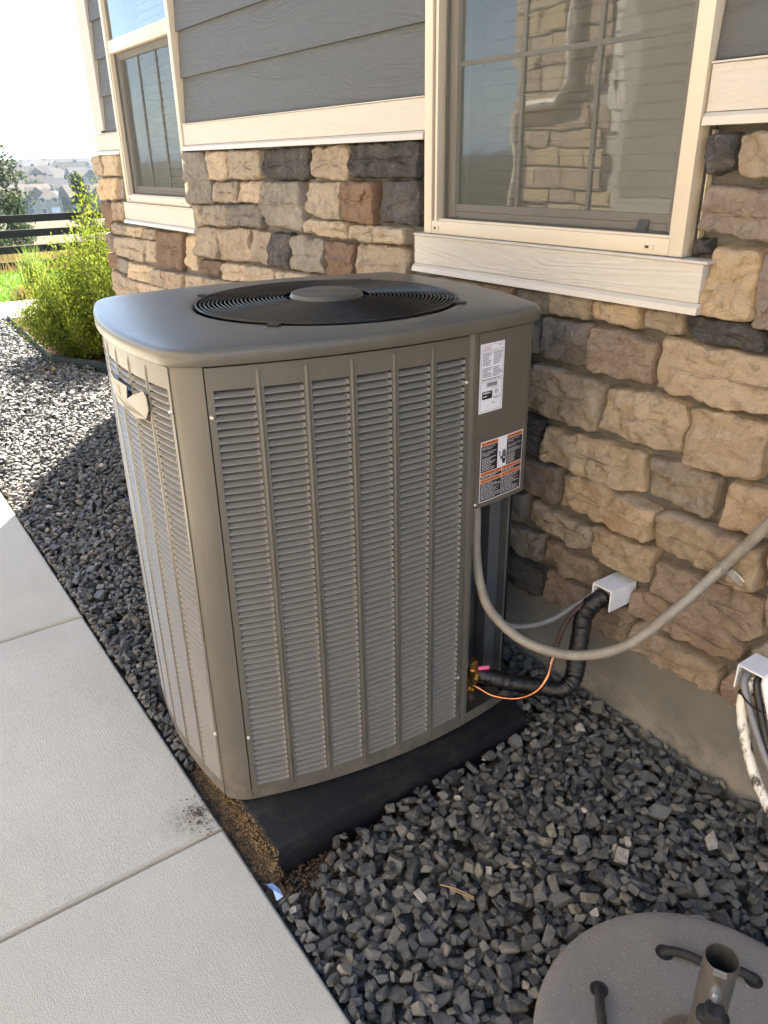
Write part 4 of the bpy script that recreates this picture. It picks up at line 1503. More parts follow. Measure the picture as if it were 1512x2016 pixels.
# one-hole strap holding the conduit
t = thing('conduit_strap', 'small galvanised strap holding the taupe conduit to the stone', 'pipe strap', (-.840, 1.55, .610))
a = Vector((.50, 0, .86)).normalized()       # conduit direction there
s_ = Vector((.86, 0, -.50)).normalized()
m = MB()
vs, fs = [], []
c = Vector((.003, -.006, .012))
for i, k in enumerate([x * PI / 10 for x in range(-3, 14)]):
    d = s_ * math.cos(k) + Vector((0, -1, 0)) * math.sin(k)
    for rr_, aa in ((.0134, -.010), (.0150, -.010), (.0150, .010), (.0134, .010)):
        vs.append(c + d * rr_ + a * aa)
for i in range(16):
    for k in range(4):
        fs.append((4 * i + k, 4 * i + (k + 1) % 4, 4 * i + 4 + (k + 1) % 4, 4 * i + 4 + k))
m.add(vs, fs)
m.build('strap_band', 'galvanised', t, R(40))
m = MB()
p0, p1 = c + s_ * .0135 + Vector((0, .012, 0)), c + s_ * .048 + Vector((0, .016, 0))
q = Vector((0, -1, 0)) * .002
nn = 8
out = [p0 - a * .010, p0 + a * .010] + [p1 + (a * math.cos(k * PI / nn) + s_ * math.sin(k * PI / nn)) * .010 for k in range(nn + 1)]
vs = out + [o_ + q for o_ in out]
L_ = len(out)
m.add(vs, [tuple(range(L_)), tuple(range(2 * L_ - 1, L_ - 1, -1))] + [(k, (k + 1) % L_, L_ + (k + 1) % L_, L_ + k) for k in range(L_)])
m.build('strap_ear', 'galvanised', t)
MB().tube([p1 + q, p1 + q * 2.6], .0055, 10).build('screw', 'screw_steel', t)

wr = [rn.uniform(.93, 1.07) for _ in range(400)]
run('insulated_pipe', 'fat black tape-wrapped refrigerant pipe bending up into the white duct', 'pipe',
    [(-1.300, 1.19, .208), (-1.265, 1.22, .200), (-1.222, 1.27, .183), (-1.172, 1.33, .172), (-1.125, 1.365, .176), (-1.118, 1.40, .200), (-1.140, 1.435, .255), (-1.155, 1.46, .315), (-1.162, 1.475, .355), (-1.146, 1.495, .396), (-1.132, 1.535, .4155), (-1.131, 1.585, .4165)], .0255, 'insulation_tape', 16, 14, None, lambda i: wr[i % 400] * (1.0 if i > 60 else .92))
run('copper_pipe', 'thin bare copper liquid line curving up beside the black pipe', 'pipe',
    [(-1.292, 1.19, .168), (-1.281, 1.2, .163), (-1.237, 1.22, .152), (-1.178, 1.25, .166), (-1.139, 1.28, .2), (-1.131, 1.31, .239), (-1.141, 1.335, .275)], .0056, 'copper', 10, 10)
o = run('pipe_sleeve', 'dark insulated upper end of the thin copper line', 'pipe',
        [(-1.141, 1.336, .277), (-1.152, 1.36, .31), (-1.166, 1.40, .345), (-1.172, 1.45, .375), (-1.158, 1.51, .405), (-1.15, 1.58, .415)], .0068, 'copper_dark', 10, 8)
m = MB()
for p, q in (((-1.1405, 1.3335, .2735), (-1.1435, 1.3415, .2845)), ((-1.1385, 1.3295, .2675), (-1.1398, 1.332, .2715))):
    m.tube([p, q], .0078, 10)
tag(m.build('copper_coupling', 'copper', None, R(40)), 'small brazed copper collar on the thin liquid line', 'pipe fitting')
run('control_cable', 'thin grey cable sagging from behind the conduit to the white duct', 'cable',
    [(-1.345, 1.25, .42), (-1.30, 1.275, .355), (-1.267, 1.30, .333), (-1.245, 1.36, .322), (-1.223, 1.42, .332), (-1.197, 1.48, .368), (-1.165, 1.53, .412), (-1.15, 1.585, .43)], .0075, 'cable_grey', 10, 10)
# service valves
t = thing('service_valve', 'brass service valves with a pink cap low on the unit corner', 'valve', (-1.285, 1.185, .17))
m = MB()
m.tube([(-.004, 0, .012), (.002, 0, .06)], .0135, 10)
m.tube([(.0, 0, .05), (.0, 0, .082)], .0115, 6)
m.tube([(.0, 0, .082), (.0, 0, .092)], .0095, 10)
m.tube([(-.03, -.005, .035), (.02, .008, .035)], .0125, 10)
m.build('valve_body', 'brass', t, R(35))
m = MB()
m.tube([(-.012, -.012, -.012), (-.010, -.012, .022)], .010, 8)
m.tube([(-.010, -.012, .022), (-.010, -.012, .036)], .0085, 6)
m.tube([(-.03, -.01, -.005), (.008, .0, -.007)], .0075, 8)
m.build('liquid_valve_body', 'brass', t, R(35))
MB().tube([(.008, .012, .060), (.030, .03, .069)], .0055, 10).build('port_cap', 'pink_plastic', t)
m = MB().tube([(.004, -.01, -.022), (.016, -.016, -.028)], .0065, 10)
m.build('port_cap', 'copper_dark', t)

# bundle at the right edge
bun = 'cables tied together below the right duct'
run('grey_cable', 'smooth grey cable in front of the tied bundle at the right edge', 'cable', [(-.708, 1.55, .415), (-.709, 1.495, .402), (-.681, 1.478, .359), (-.646, 1.468, .307), (-.603, 1.458, .255), (-.547, 1.448, .201), (-.478, 1.44, .145), (-.40, 1.44, .05), (-.38, 1.44, -.05)], .0085, 'cable_grey', 10, 8, bun)
run('black_cable', 'black cable behind the grey one in the tied bundle', 'cable', [(-.684, 1.55, .425), (-.682, 1.498, .414), (-.659, 1.482, .366), (-.627, 1.473, .306), (-.579, 1.463, .244), (-.514, 1.453, .182), (-.43, 1.45, .08), (-.40, 1.45, -.05)], .0085, 'cable_black', 10, 8, bun)
run('grey_cable', 'pale grey cable at the back of the tied bundle', 'cable', [(-.668, 1.55, .425), (-.664, 1.50, .424), (-.637, 1.488, .366), (-.596, 1.478, .299), (-.534, 1.468, .249), (-.46, 1.46, .15), (-.40, 1.46, -.05)], .009, 'duct_white', 10, 8, bun)
run('caulked_pipe', 'pipe smeared with white caulk arching left of the tied cables', 'pipe', [(-.69, 1.56, .408), (-.695, 1.51, .395), (-.702, 1.492, .356), (-.691, 1.482, .317), (-.661, 1.472, .253), (-.623, 1.462, .195), (-.577, 1.452, .15), (-.51, 1.44, .09), (-.45, 1.44, -.05)], .0125, 'caulk_smear', 12, 8, None, lambda i: wr[i * 3 % 400])
m = MB()
L_ = []
c = Vector((-.682, 1.483, .368))
ax = Vector((.78, 0, .18))
for k in range(21):
    a_ = 2 * PI * k / 20
    L_.append(c + Vector((.030 * math.cos(a_) + .010, .017 * math.sin(a_), .010 * math.cos(a_) * -1)))
m.tube(L_, .0022, 6)
m.box(c.x - .028, c.x - .016, c.y - .006, c.y + .004, c.z + .003, c.z + .012, None, .001)
tag(m.build('zip_tie', 'cable_black', None, True), 'black zip tie around the cables at the right edge', 'zip tie')

# ================================================================== parasol base
t = thing('parasol_base', 'round grey stone parasol base with steel tube, black knob and rope handles', 'parasol base', (-.360, .925, 0))
m = MB().lathe([(0, -.03), (.300, -.03), (.303, -.02), (.303, .034), (.299, .041), (.292, .0445), (.272, .045), (.26, .045), (.0, .045)], 96)
m.build('base_slab', 'base_stone', t, R(30))
TX, TY = -.014, -.010
m = MB().lathe([(.0, .0455), (.072, .0455), (.072, .050), (.0285, .052)], 40, TX, TY)
m.build('flange', 'tube_steel', t, R(30))
m = MB().lathe([(.0275, .05), (.0275, .3085), (.0270, .3105), (.0255, .3105), (.0252, .308), (.0252, .06), (0, .058)], 40, TX, TY)
tb = m.build('tube', 'tube_steel', t, R(30))
# clamping screw with its knob, facing the viewer
ka = R(-62)
kd = Vector((math.cos(ka), math.sin(ka), 0))
kc = Vector((TX, TY, .262))
m = MB()
m.tube([kc + kd * .027, kc + kd * .037], .0095, 12)
m.tube([kc + kd * .037, kc + kd * .062], .0048, 10)
m.build('screw', 'galvanised', tb, R(40))
m = MB()
side = Vector((-kd.y, kd.x, 0))
vs, fs = [], []
NK = 40
for h, rs in ((.056, .55), (.060, .92), (.066, 1.0), (.078, 1.0), (.084, .93), (.086, .5)):
    for k in range(NK):
        a = 2 * PI * k / NK
        r = (.0215 + .0035 * math.cos(6 * a)) * rs
        vs.append(kc + kd * h + side * (r * math.cos(a)) + Vector((0, 0, 1)) * (r * math.sin(a)))
for i in range(5):
    for k in range(NK):
        fs.append((i * NK + k, i * NK + (k + 1) % NK, (i + 1) * NK + (k + 1) % NK, (i + 1) * NK + k))
fs += [tuple(range(NK)), tuple(5 * NK + k for k in range(NK))]
m.add(vs, fs)
m.build('knob', 'black_plastic', tb, R(40))
m = MB()
lp_ = kc + kd * .0275 + Vector((0, 0, .0455))
m.add([lp_ + side * s_ * .010 + kd * q + Vector((0, 0, z)) for s_, q, z in ((-1, -.003, .0035), (1, -.003, .0035), (1, .0015, .003), (-1, .0015, .003), (1, .002, -.006), (-1, .002, -.006))], [(0, 1, 2, 3), (3, 2, 4, 5)])
m.build('rim_tab', 'galvanised', tb)
# rope handles through drilled holes
for a0, a1 in ((147, 100), (195, 242), (337, 290), (52, 5)):
    p = [Vector((.205 * math.cos(R(a)), .205 * math.sin(R(a)), 0)) for a in (a0, a1)]
    mid = (p[0] + p[1]) / 2
    pts = [p[0] + Vector((0, 0, .03)), p[0] + Vector((0, 0, .047)), p[0].lerp(p[1], .12) + Vector((0, 0, .057)), p[0].lerp(p[1], .3) * .985 + Vector((0, 0, .060)), mid * .96 + Vector((0, 0, .058)), p[0].lerp(p[1], .7) * .985 + Vector((0, 0, .060)), p[0].lerp(p[1], .88) + Vector((0, 0, .057)), p[1] + Vector((0, 0, .047)), p[1] + Vector((0, 0, .03))]
    MB().tube(bez(pts, 6), .0088, 10).build('rope_handle', 'rope_black', t, True)
    for q in p:
        m = MB().lathe([(.0175, .0456), (.0145, .0454), (.0140, .0452), (0, .0452)], 20, q.x, q.y)
        m.build('handle_hole', 'black_plastic', t)

# ================================================================== gravel: stones dropped one after another on a height map
GX0, GX1, GY0, GY1, CELL = -9.4, .95, .45, 1.92, .005
nx_, ny_ = int((GX1 - GX0) / CELL), int((GY1 - GY0) / CELL)
xs = GX0 + (np.arange(nx_) + .5) * CELL
ys = GY0 + (np.arange(ny_) + .5) * CELL
XX, YY = np.meshgrid(xs, ys, indexing='ij')
Hm = np.full((nx_, ny_), -.062) + .004 * np.sin(XX * 3.1) * np.sin(YY * 5)
lim = np.where(XX > -5.27, 1.600, np.where(XX > -6.385, 1.66 + 0 * XX, np.where(XX > -6.83, 1.40 + (XX + 6.83) * (.264 / .445), np.where(XX > -8.35, 1.40 + (-6.83 - XX) * (.08 / 1.52), 1.48 + (-8.35 - XX) * .05))))
blk = (YY < .469) | (YY > lim) | ((XX > -2.005) & (XX < -1.205) & (YY > .52) & (YY < 1.34)) | ((XX + .360) ** 2 + (YY - .925) ** 2 < .298 ** 2)
Hm[blk] = 9
# the strip of bare soil along walk and pad
bare = (YY < .535) & (XX > -1.66) & (XX < -1.17)
bare2 = (XX > -1.215) & (XX < -1.02) & (YY > .50) & (YY < .66 ) & (YY > .52 + 0 * XX) & ((XX + 1.205) + (YY - .53) < .135)
rg = np.random.RandomState(4)
pr = random.Random(12)
POSES = []
for k in range(260):
    bm = bmesh.new()
    sz = pr.choice((.0085, .012, .015, .0175, .020, .025)) * pr.uniform(.9, 1.12)
    ax = Vector((1, pr.uniform(.55, .95), pr.uniform(.35, .7)))
    sk = (pr.uniform(-.35, .35), pr.uniform(-.35, .35))
    for q in range(8):
        d = Vector(((q & 1) * 2 - 1, (q >> 1 & 1) * 2 - 1, (q >> 2 & 1) * 2 - 1))
        d = Vector([c * pr.uniform(.5, 1.12) for c in d])
        d.x += sk[0] * d.z
        d.y += sk[1] * d.x
        if pr.random() < .4:            # corner knocked off
            for h in range(3):
                e = d.copy()
                e[h] *= pr.uniform(.25, .7)
                bm.verts.new((e.x * ax.x * sz, e.y * ax.y * sz, e.z * ax.z * sz))
        else:
            bm.verts.new((d.x * ax.x * sz, d.y * ax.y * sz, d.z * ax.z * sz))
    r_ = bmesh.ops.convex_hull(bm, input=bm.verts[:])
    bmesh.ops.delete(bm, geom=[v for v in bm.verts if not v.link_faces], context='VERTS')
    bmesh.ops.dissolve_limit(bm, angle_limit=R(9), verts=bm.verts[:], edges=bm.edges[:])
    if pr.random() < .75:
        bmesh.ops.bevel(bm, geom=bm.edges[:], offset=sz * .035, segments=1, affect='EDGES', profile=.5)
    bmesh.ops.triangulate(bm, faces=bm.faces[:])
    rot = Matrix.Rotation(pr.uniform(0, 6.28), 3, 'Z') @ Matrix.Rotation(pr.gauss(0, .45), 3, 'X') @ Matrix.Rotation(pr.gauss(0, .45), 3, 'Y')
    bm.verts.index_update()
    V = np.array([(rot @ v.co)[:] for v in bm.verts])
    F = np.array([[v.index for v in f.verts] for f in bm.faces])
    bm.free()
    r = int(max(abs(V[:, 0]).max(), abs(V[:, 1]).max()) / CELL) + 1
    n = 2 * r + 1
    top, bot = np.full((n, n), -9.), np.full((n, n), 9.)
    c = (np.arange(n) - r) * CELL
    PXg, PYg = np.meshgrid(c, c, indexing='ij')
    for f in F:
        a, b_, c_ = V[f]
        den = (b_[1] - c_[1]) * (a[0] - c_[0]) + (c_[0] - b_[0]) * (a[1] - c_[1])
        if abs(den) < 1e-12:
            continue
        l0 = ((b_[1] - c_[1]) * (PXg - c_[0]) + (c_[0] - b_[0]) * (PYg - c_[1])) / den
        l1 = ((c_[1] - a[1]) * (PXg - c_[0]) + (a[0] - c_[0]) * (PYg - c_[1])) / den
        l2 = 1 - l0 - l1
        ok = (l0 >= -.02) & (l1 >= -.02) & (l2 >= -.02)
        z = l0 * a[2] + l1 * b_[2] + l2 * c_[2]
        top = np.where(ok, np.maximum(top, z), top)
        bot = np.where(ok, np.minimum(bot, z), bot)
    msk = top > -5
    POSES.append((V, F, r, np.where(msk, top, -9), np.where(msk, bot, 9), msk, top[msk].max()))
surf = .004 + .010 * np.sin(XX * 2.3 + 1) * np.sin(YY * 4.1) + .006 * np.sin(XX * 9.3) * np.sin(YY * 8 + 2)
surf = surf - np.where(bare | bare2, .046, 0)
placed = []
SMALL = [p for p in POSES if p[2] <= 4] or POSES
for step, tries in ((.029, 3), (.026, 3), (.025, 3), (.029, 4), (.016, 5), (.015, 5)):
    edge = step < .02
    gx = np.arange(GX0 + .03, GX1 - .03, step)
    gy = np.arange(GY0 + .026, GY1 - .03, step)
    cells = [(x, y) for x in gx for y in gy]
    if edge:
        cells = [(x, .4865) for x in gx if x > -5]
    pr.shuffle(cells)
    for x, y in cells:
        if y > lim[int((x - GX0) / CELL), 0] + .02:
            continue
        if x < -5.2 and tries == 4:
            continue
        best = None
        for q in range(tries):
            V, F, r, top, bot, msk, mt = pr.choice(SMALL if edge else POSES)
            i = int((x + pr.uniform(-.014, .014) - GX0) / CELL)
            j = int((y + pr.uniform(-.014, .014) * (.35 if edge else 1) - GY0) / CELL)
            if i - r < 0 or j - r < 0 or i + r >= nx_ or j + r >= ny_:
                continue
            z0 = (Hm[i - r:i + r + 1, j - r:j + r + 1] - bot).max()
            if best is None or z0 + mt < best[0]:
                best = (z0 + mt, z0, i, j, (V, F, r, top, bot, msk))
        if best is None or best[0] > surf[best[2], best[3]] + .012:
            continue
        _, z0, i, j, (V, F, r, top, bot, msk) = best
        sub = Hm[i - r:i + r + 1, j - r:j + r + 1]
        np.maximum(sub, z0 + top, out=sub)
        placed.append((V, F, GX0 + (i + .5) * CELL, GY0 + (j + .5) * CELL, z0 - .0015))
NVv = sum(len(p[0]) for p in placed)
NF = sum(len(p[1]) for p in placed)
AV, AF = np.empty((NVv, 3), np.float32), np.empty((NF, 3), np.int32)
a = c = 0
for V, F, x, y, z in placed:
    AV[a:a + len(V)] = V + (x, y, z)
    AF[c:c + len(F)] = F + a
    a += len(V)
    c += len(F)
me = bpy.data.meshes.new('gravel')
me.vertices.add(NVv)
me.vertices.foreach_set('co', AV.ravel())
me.loops.add(NF * 3)
me.loops.foreach_set('vertex_index', AF.ravel())
me.polygons.add(NF)
me.polygons.foreach_set('loop_start', np.arange(0, NF * 3, 3, dtype=np.int32))
me.polygons.foreach_set('use_smooth', np.zeros(NF, bool))
me.materials.append(MATS['gravel_stone'])
me.update(calc_edges=True)
me.validate()
g = link('gravel', me, None, 'stuff')
print('GRAVEL', len(placed), NF)
# soil under the gravel
MB().add([(GX0, .469, -.0595), (GX1, .469, -.0595), (GX1, 1.603, -.0595), (GX0, 1.603, -.0595), (GX0, 1.95, -.0595), (HX0, 1.95, -.0595), (HX0, 1.603, -.0595)], [(0, 1, 2, 6, 3), (3, 6, 5, 4)]).build('soil', 'soil', None, False, 'structure')
# loose earth between pad and walk, with crumbs and caked mud on the pad's side
m = MB()
nu, nv = 60, 7
vs, fs = [], []
for i in range(nu + 1):
    for j in range(nv + 1):
        x = -1.72 + .62 * i / nu
        y = .470 + (.062 if x < -1.21 else .05) * j / nv
        z = -.022 + .012 * noise.noise((x * 22, y * 22, 1)) + .006 * noise.noise((x * 70, y * 70, 4)) + (.022 * (j / nv) ** 2 if x < -1.21 else 0) - .03 * max(0, (x + 1.25) / .15) - .03 * max(0, (-1.60 - x) / .12)
        vs.append((x, y, z))
for i in range(nu):
    for j in range(nv):
        fs.append((i * (nv + 1) + j, (i + 1) * (nv + 1) + j, (i + 1) * (nv + 1) + j + 1, i * (nv + 1) + j + 1))
m.add(vs, fs)
m.build('soil_strip', 'soil', None, True, 'structure')


def earth_z(x, y):
    j = (y - .47) / .062
    return -.022 + .012 * noise.noise((x * 22, y * 22, 1)) + .022 * max(0, j) ** 2 - .03 * max(0, (x + 1.25) / .15) - .03 * max(0, (-1.60 - x) / .12)


def fx(rng):
    x, y = rng.uniform(-1.70, -1.19), rng.uniform(.474, .528)
    return x, y, earth_z(x, y) + .001


crumbs('soil_crumbs', 3600, fx, .0036, 'soil_grain', 3)


def fx2(rng):
    x = rng.uniform(-1.62, -1.21)
    u = rng.random() ** 1.5
    return x, .529 - .022 * (1 - u) ** 1.4, -.012 + .058 * u ** 1.2


crumbs('mud_crust', 1400, fx2, .0023, 'dry_mud', 5)


def fx3(rng):
    x, y = rng.uniform(-1.205, -1.03), rng.uniform(.53, .85)
    return x, y, Hm[int((x - GX0) / CELL), int((y - GY0) / CELL)] + .001 if Hm[int((x - GX0) / CELL), int((y - GY0) / CELL)] < 1 else -.06


crumbs('soil_crumbs', 1300, lambda r: (lambda x, y: (x, y, -.052 + .02 * r.random()))(-1.208 + .13 * r.random() ** 1.6, .525 + .45 * r.random() ** 1.5), .0045, 'soil_grain', 9)


def fx4(rng):
    a_, r_ = rng.uniform(0, 6.28), abs(rng.gauss(0, .035))
    return -1.470 + 1.3 * r_ * math.cos(a_), min(.462, .435 + .6 * r_ * math.sin(a_)), .0012


crumbs('soil_crumbs', 170, fx4, .0022, 'soil_grain', 7)

# small things lying about
m = MB()
m.add([(0, 0, .004), (.03, .004, .012), (.034, .02, .006), (.004, .016, .001)], [(0, 1, 2, 3)])
m.add([(.024, .006, .010), (.05, .002, .000), (.056, .016, .010), (.032, .02, .0065)], [(0, 1, 2, 3)])
m.v = [(x - 1.178, y + .474, z + .003) for x, y, z in m.v]
tag(m.build('tape_scrap', 'blue_tape'), 'crumpled scrap of blue tape at the walk edge', 'tape')
hz = lambda x, y: float(min(.03, Hm[int((x - GX0) / CELL), int((y - GY0) / CELL)]))
a, c = (-.945, .795), (-.875, .835)
z_ = max(hz(a[0] + (c[0] - a[0]) * k / 12, a[1] + (c[1] - a[1]) * k / 12) for k in range(13)) + .002
m = MB().tube([(a[0], a[1], z_), (a[0] + .03, a[1] + .020, z_ + .003), (c[0], c[1], z_)], .0016, 6)
m.tube([(a[0] + .02, a[1] + .010, z_ + .001), (c[0] + .006, c[1] - .004, z_ + .0015)], .0012, 5)
tag(m.build('twig', 'twig'), 'thin dry straw twig lying on the dark gravel', 'twig')
m = MB()
pr2 = random.Random(4)
for k in range(26):
    x, y = -6.44 + pr2.uniform(-.22, .2), 1.30 + pr2.uniform(-.05, .06)
    z = hz(x, y) + .006
    a_ = pr2.uniform(0, 6.28)
    u, v_ = Vector((math.cos(a_), math.sin(a_), pr2.uniform(-.3, .3))) * .022, Vector((-math.sin(a_), math.cos(a_), pr2.uniform(0, .5))) * .010
    q = Vector((x, y, z))
    m.add([q - u, q + v_, q + u, q - v_], [(0, 1, 2, 3)])
tag(m.build('dry_leaves', 'dry_leaf', None, False, 'stuff'), 'small heap of orange dry leaves on the sunlit gravel', 'leaves')

# ================================================================== garden beyond the corner
ed = [(-9.25, 1.53), (-8.35, 1.485), (-6.83, 1.405), (-6.385, 1.669), (-5.9, 1.69), (-5.28, 1.70)]
m = MB()
for i in range(len(ed) - 1):
    a, c = Vector((*ed[i], 0)), Vector((*ed[i + 1], 0))
    nrm = Vector((-(c - a).y, (c - a).x, 0)).normalized() * .004
    zt = .055
    m.add([a - nrm + Vector((0, 0, -.06)), c - nrm + Vector((0, 0, -.06)), c + nrm + Vector((0, 0, -.06)), a + nrm + Vector((0, 0, -.06)), a - nrm + Vector((0, 0, zt)), c - nrm + Vector((0, 0, zt)), c + nrm + Vector((0, 0, zt)), a + nrm + Vector((0, 0, zt))], BOXF)
m.build('bed_edging', 'edging_green', None, False, 'structure')
m = MB()
vs = []
NXb, NYb = 40, 30
for i in range(NXb + 1):
    for j in range(NYb + 1):
        x = -9.2 + 3.9 * i / NXb
        lo = np.interp(x, [p[0] for p in ed], [p[1] for p in ed]) + .008
        y = lo + 2.6 * j / NYb
        vs.append((x, y, -.004 + .02 * noise.noise((x * 6, y * 6, 2)) + .012 * noise.noise((x * 25, y * 25, 2))))
m.add(vs, [(i * (NYb + 1) + j, (i + 1) * (NYb + 1) + j, (i + 1) * (NYb + 1) + j + 1, i * (NYb + 1) + j + 1) for i in range(NXb) for j in range(NYb)])
m.build('mulch_bed', 'mulch', None, True, 'structure')
p = MB().box(-10.45, -9.28, -3, 6, -.2, .005, None, .01).build('path', 'walk_concrete', None, True, 'structure')
MB().box(-13.6, -10.46, -7, 8, -.2, -.022).build('lawn', 'lawn_ground', None, False, 'structure')


def blades(name, n, fx, hmin, hmax, wd, lean, matn, seed, kind='stuff', parent=None):
    rng = random.Random(seed)
    vs, fs = [], []
    for i in range(n):
        x, y, z = fx(rng)
        h = rng.uniform(hmin, hmax)
        a_ = rng.uniform(0, 6.28)
        l_ = rng.uniform(.1, 1) * lean * h
        dx, dy = math.cos(a_) * l_, math.sin(a_) * l_
        b_ = rng.uniform(0, 6.28)
        ux, uy = math.cos(b_) * wd, math.sin(b_) * wd
        k = len(vs)
        vs += [(x - ux, y - uy, z), (x + ux, y + uy, z), (x + dx * .35 + ux * .8, y + dy * .35 + uy * .8, z + h * .6), (x + dx * .35 - ux * .8, y + dy * .35 - uy * .8, z + h * .6), (x + dx, y + dy, z + h)]
        fs += [(k, k + 1, k + 2, k + 3), (k + 3, k + 2, k + 4)]
    return MB().add(vs, fs).build(name, matn, parent, False, kind)


def wedge(x0, x1, z=None, lo=.12, hi=.42):
    def f(rng):
        x = rng.uniform(x0, x1)
        y = -x * rng.uniform(lo, hi)
        return x, y, (z if z is not None else terr(math.hypot(x, y))) - .01
    return f


blades('lawn_grass', 22000, wedge(-13.6, -10.48, -.022, -.2), .03, .075, .006, .6, 'grass_lawn', 1)
blades('meadow_grass', 5000, wedge(-15.3, -13.6, None, -.25), .12, .42, .006, .35, 'grass_dry', 2)
blades('meadow_grass', 24000, wedge(-48, -15.8, None, -.15), .35, .8, .014, .4, 'grass_dry', 3)
# clumps of ornamental grass beside the lawn
for x, y, n, h, lab, mt in ((-11.6, 2.36, 170, .62, 'tall bright green grass clump at the left edge of the lawn', 'grass_plume'), (-10.62, 2.02, 150, .22, 'low straw-coloured grass tuft beside the concrete path', 'grass_dry')):
    o = blades('grass_clump', n, lambda r, x=x, y=y: (x + r.gauss(0, .07), y + r.gauss(0, .07), -.03), h * .6, h, .006, .45, mt, 5, None)
    tag(o, lab, 'ornamental grass', 'ornamental grass clumps')

# leafy shrub at the corner
t = thing('shrub', 'yellow-green leafy shrub with upright shoots at the stone corner', 'shrub', (-6.95, 1.80, 0))
rng = random.Random(21)
st = MB()
lv, lf = [], []


def leaf(p, d, L, W):
    d = d.normalized()
    s_ = d.cross(Vector((rng.gauss(0, 1), rng.gauss(0, 1), rng.gauss(0, 1)))).normalized()
    k = len(lv)
    lv.extend([p, p + d * L * .5 + s_ * W * .5, p + d * L, p + d * L * .5 - s_ * W * .5])
    lf.append((k, k + 1, k + 2, k + 3))


for i in range(230):
    a_ = rng.uniform(0, 2 * PI)
    r_ = math.sqrt(rng.random()) * .50
    b0 = Vector((math.cos(a_) * r_ * .35, math.sin(a_) * r_ * .35, 0))
    hh = (1.15 - .72 * (r_ / .5) ** 2) * rng.uniform(.6, 1.08) * (.95 + .22 * math.sin(a_) + .12 * math.sin(3 * a_ + 1))
    if i < 9:
        hh *= 1.25
    tip = Vector((math.cos(a_) * r_ * 1.25, math.sin(a_) * r_ * 1.25, max(.12, hh)))
    midp = b0.lerp(tip, .5) + Vector((math.cos(a_), math.sin(a_), 0)) * .06 * rng.random() - Vector((0, 0, .02))
    P = bez([b0, midp, tip], 6)
    st.tube(P, .0045, 4, None, False, lambda k: 1 - .06 * k)
    for q in range(1, len(P)):
        for s in range(19 if q > 3 else 13):
            p_ = P[q - 1].lerp(P[q], rng.random())
            tw = Vector((rng.gauss(0, 1), rng.gauss(0, 1), rng.gauss(.5, .7))).normalized() * rng.uniform(.01, .085)
            leaf(p_ + tw, tw + Vector((0, 0, .03)), rng.uniform(.018, .036), rng.uniform(.010, .017))
st.build('stem', 'bark', t)
MB().add(lv, lf).build('foliage', 'leaf_gold_green', t)

# post and rail fence
FX = -15.5
t = thing('rail_fence', 'dark brown post and rail fence beyond the lawn', 'fence', (FX, 4, 0))
y = -13.6
for k in range(9):
    z0 = terr(math.hypot(FX, 4 + y)) - .3
    MB().box(.02, .14, y - .06, y + .06, z0, .76, None, .004).build('post', 'fence_dark', t)
    if k < 8:
        for z in (.60, .355, .09, -.17):
            MB().box(-.02, .0185, y + .005, y + 2.395, z, z + .125, None, .003).build('rail', 'fence_dark', t)
    y += 2.4


def tree(name, label, loc, h, rad, matn, seed, n, ls, shape='round', group=None, trunk=.3):
    rng = random.Random(seed)
    t = thing(name, label, 'tree', loc, 0, group)
    tr_ = MB().tube([(0, 0, -.3), (.02 * h, 0, h * .4), (0, .01 * h, h * .8)], .025 * h, 7, None, True, lambda k: 1 - .3 * k)
    cl = []
    for i in range(max(7, int(n / 60))):
        if shape == 'cone':
            z = rng.uniform(.12, 1) ** .8
            rr_ = rad * (1.05 - z) * math.sqrt(rng.uniform(.3, 1))
        else:
            z = trunk + (1 - trunk) * rng.random()
            rr_ = rad * math.sqrt(max(.02, 1 - ((z - .62) / .45) ** 2)) * math.sqrt(rng.uniform(.15, 1))
        a_ = rng.uniform(0, 6.28)
        c = Vector((rr_ * math.cos(a_), rr_ * math.sin(a_), z * h))
        cl.append(c)
        tr_.tube([(0, 0, max(.1, z - .12) * h), c], .006 * h, 4, None, False)
    vs, fs = [], []
    for i in range(n):
        c = rng.choice(cl)
        p_ = c + Vector((rng.gauss(0, 1), rng.gauss(0, 1), rng.gauss(0, .7))) * rad * .19
        u = Vector((rng.gauss(0, 1), rng.gauss(0, 1), rng.gauss(0, 1))).normalized() * ls * rng.uniform(.6, 1.3)
        v_ = u.cross(Vector((rng.gauss(0, 1), rng.gauss(0, 1), rng.gauss(0, 1)))).normalized() * ls * .45
        k = len(vs)
        vs += [p_ - u, p_ + v_, p_ + u, p_ - v_]
        fs.append((k, k + 1, k + 2, k + 3))
    tr_.build('trunk', 'bark', t)
    MB().add(vs, fs).build('crown', matn, t)
    return t


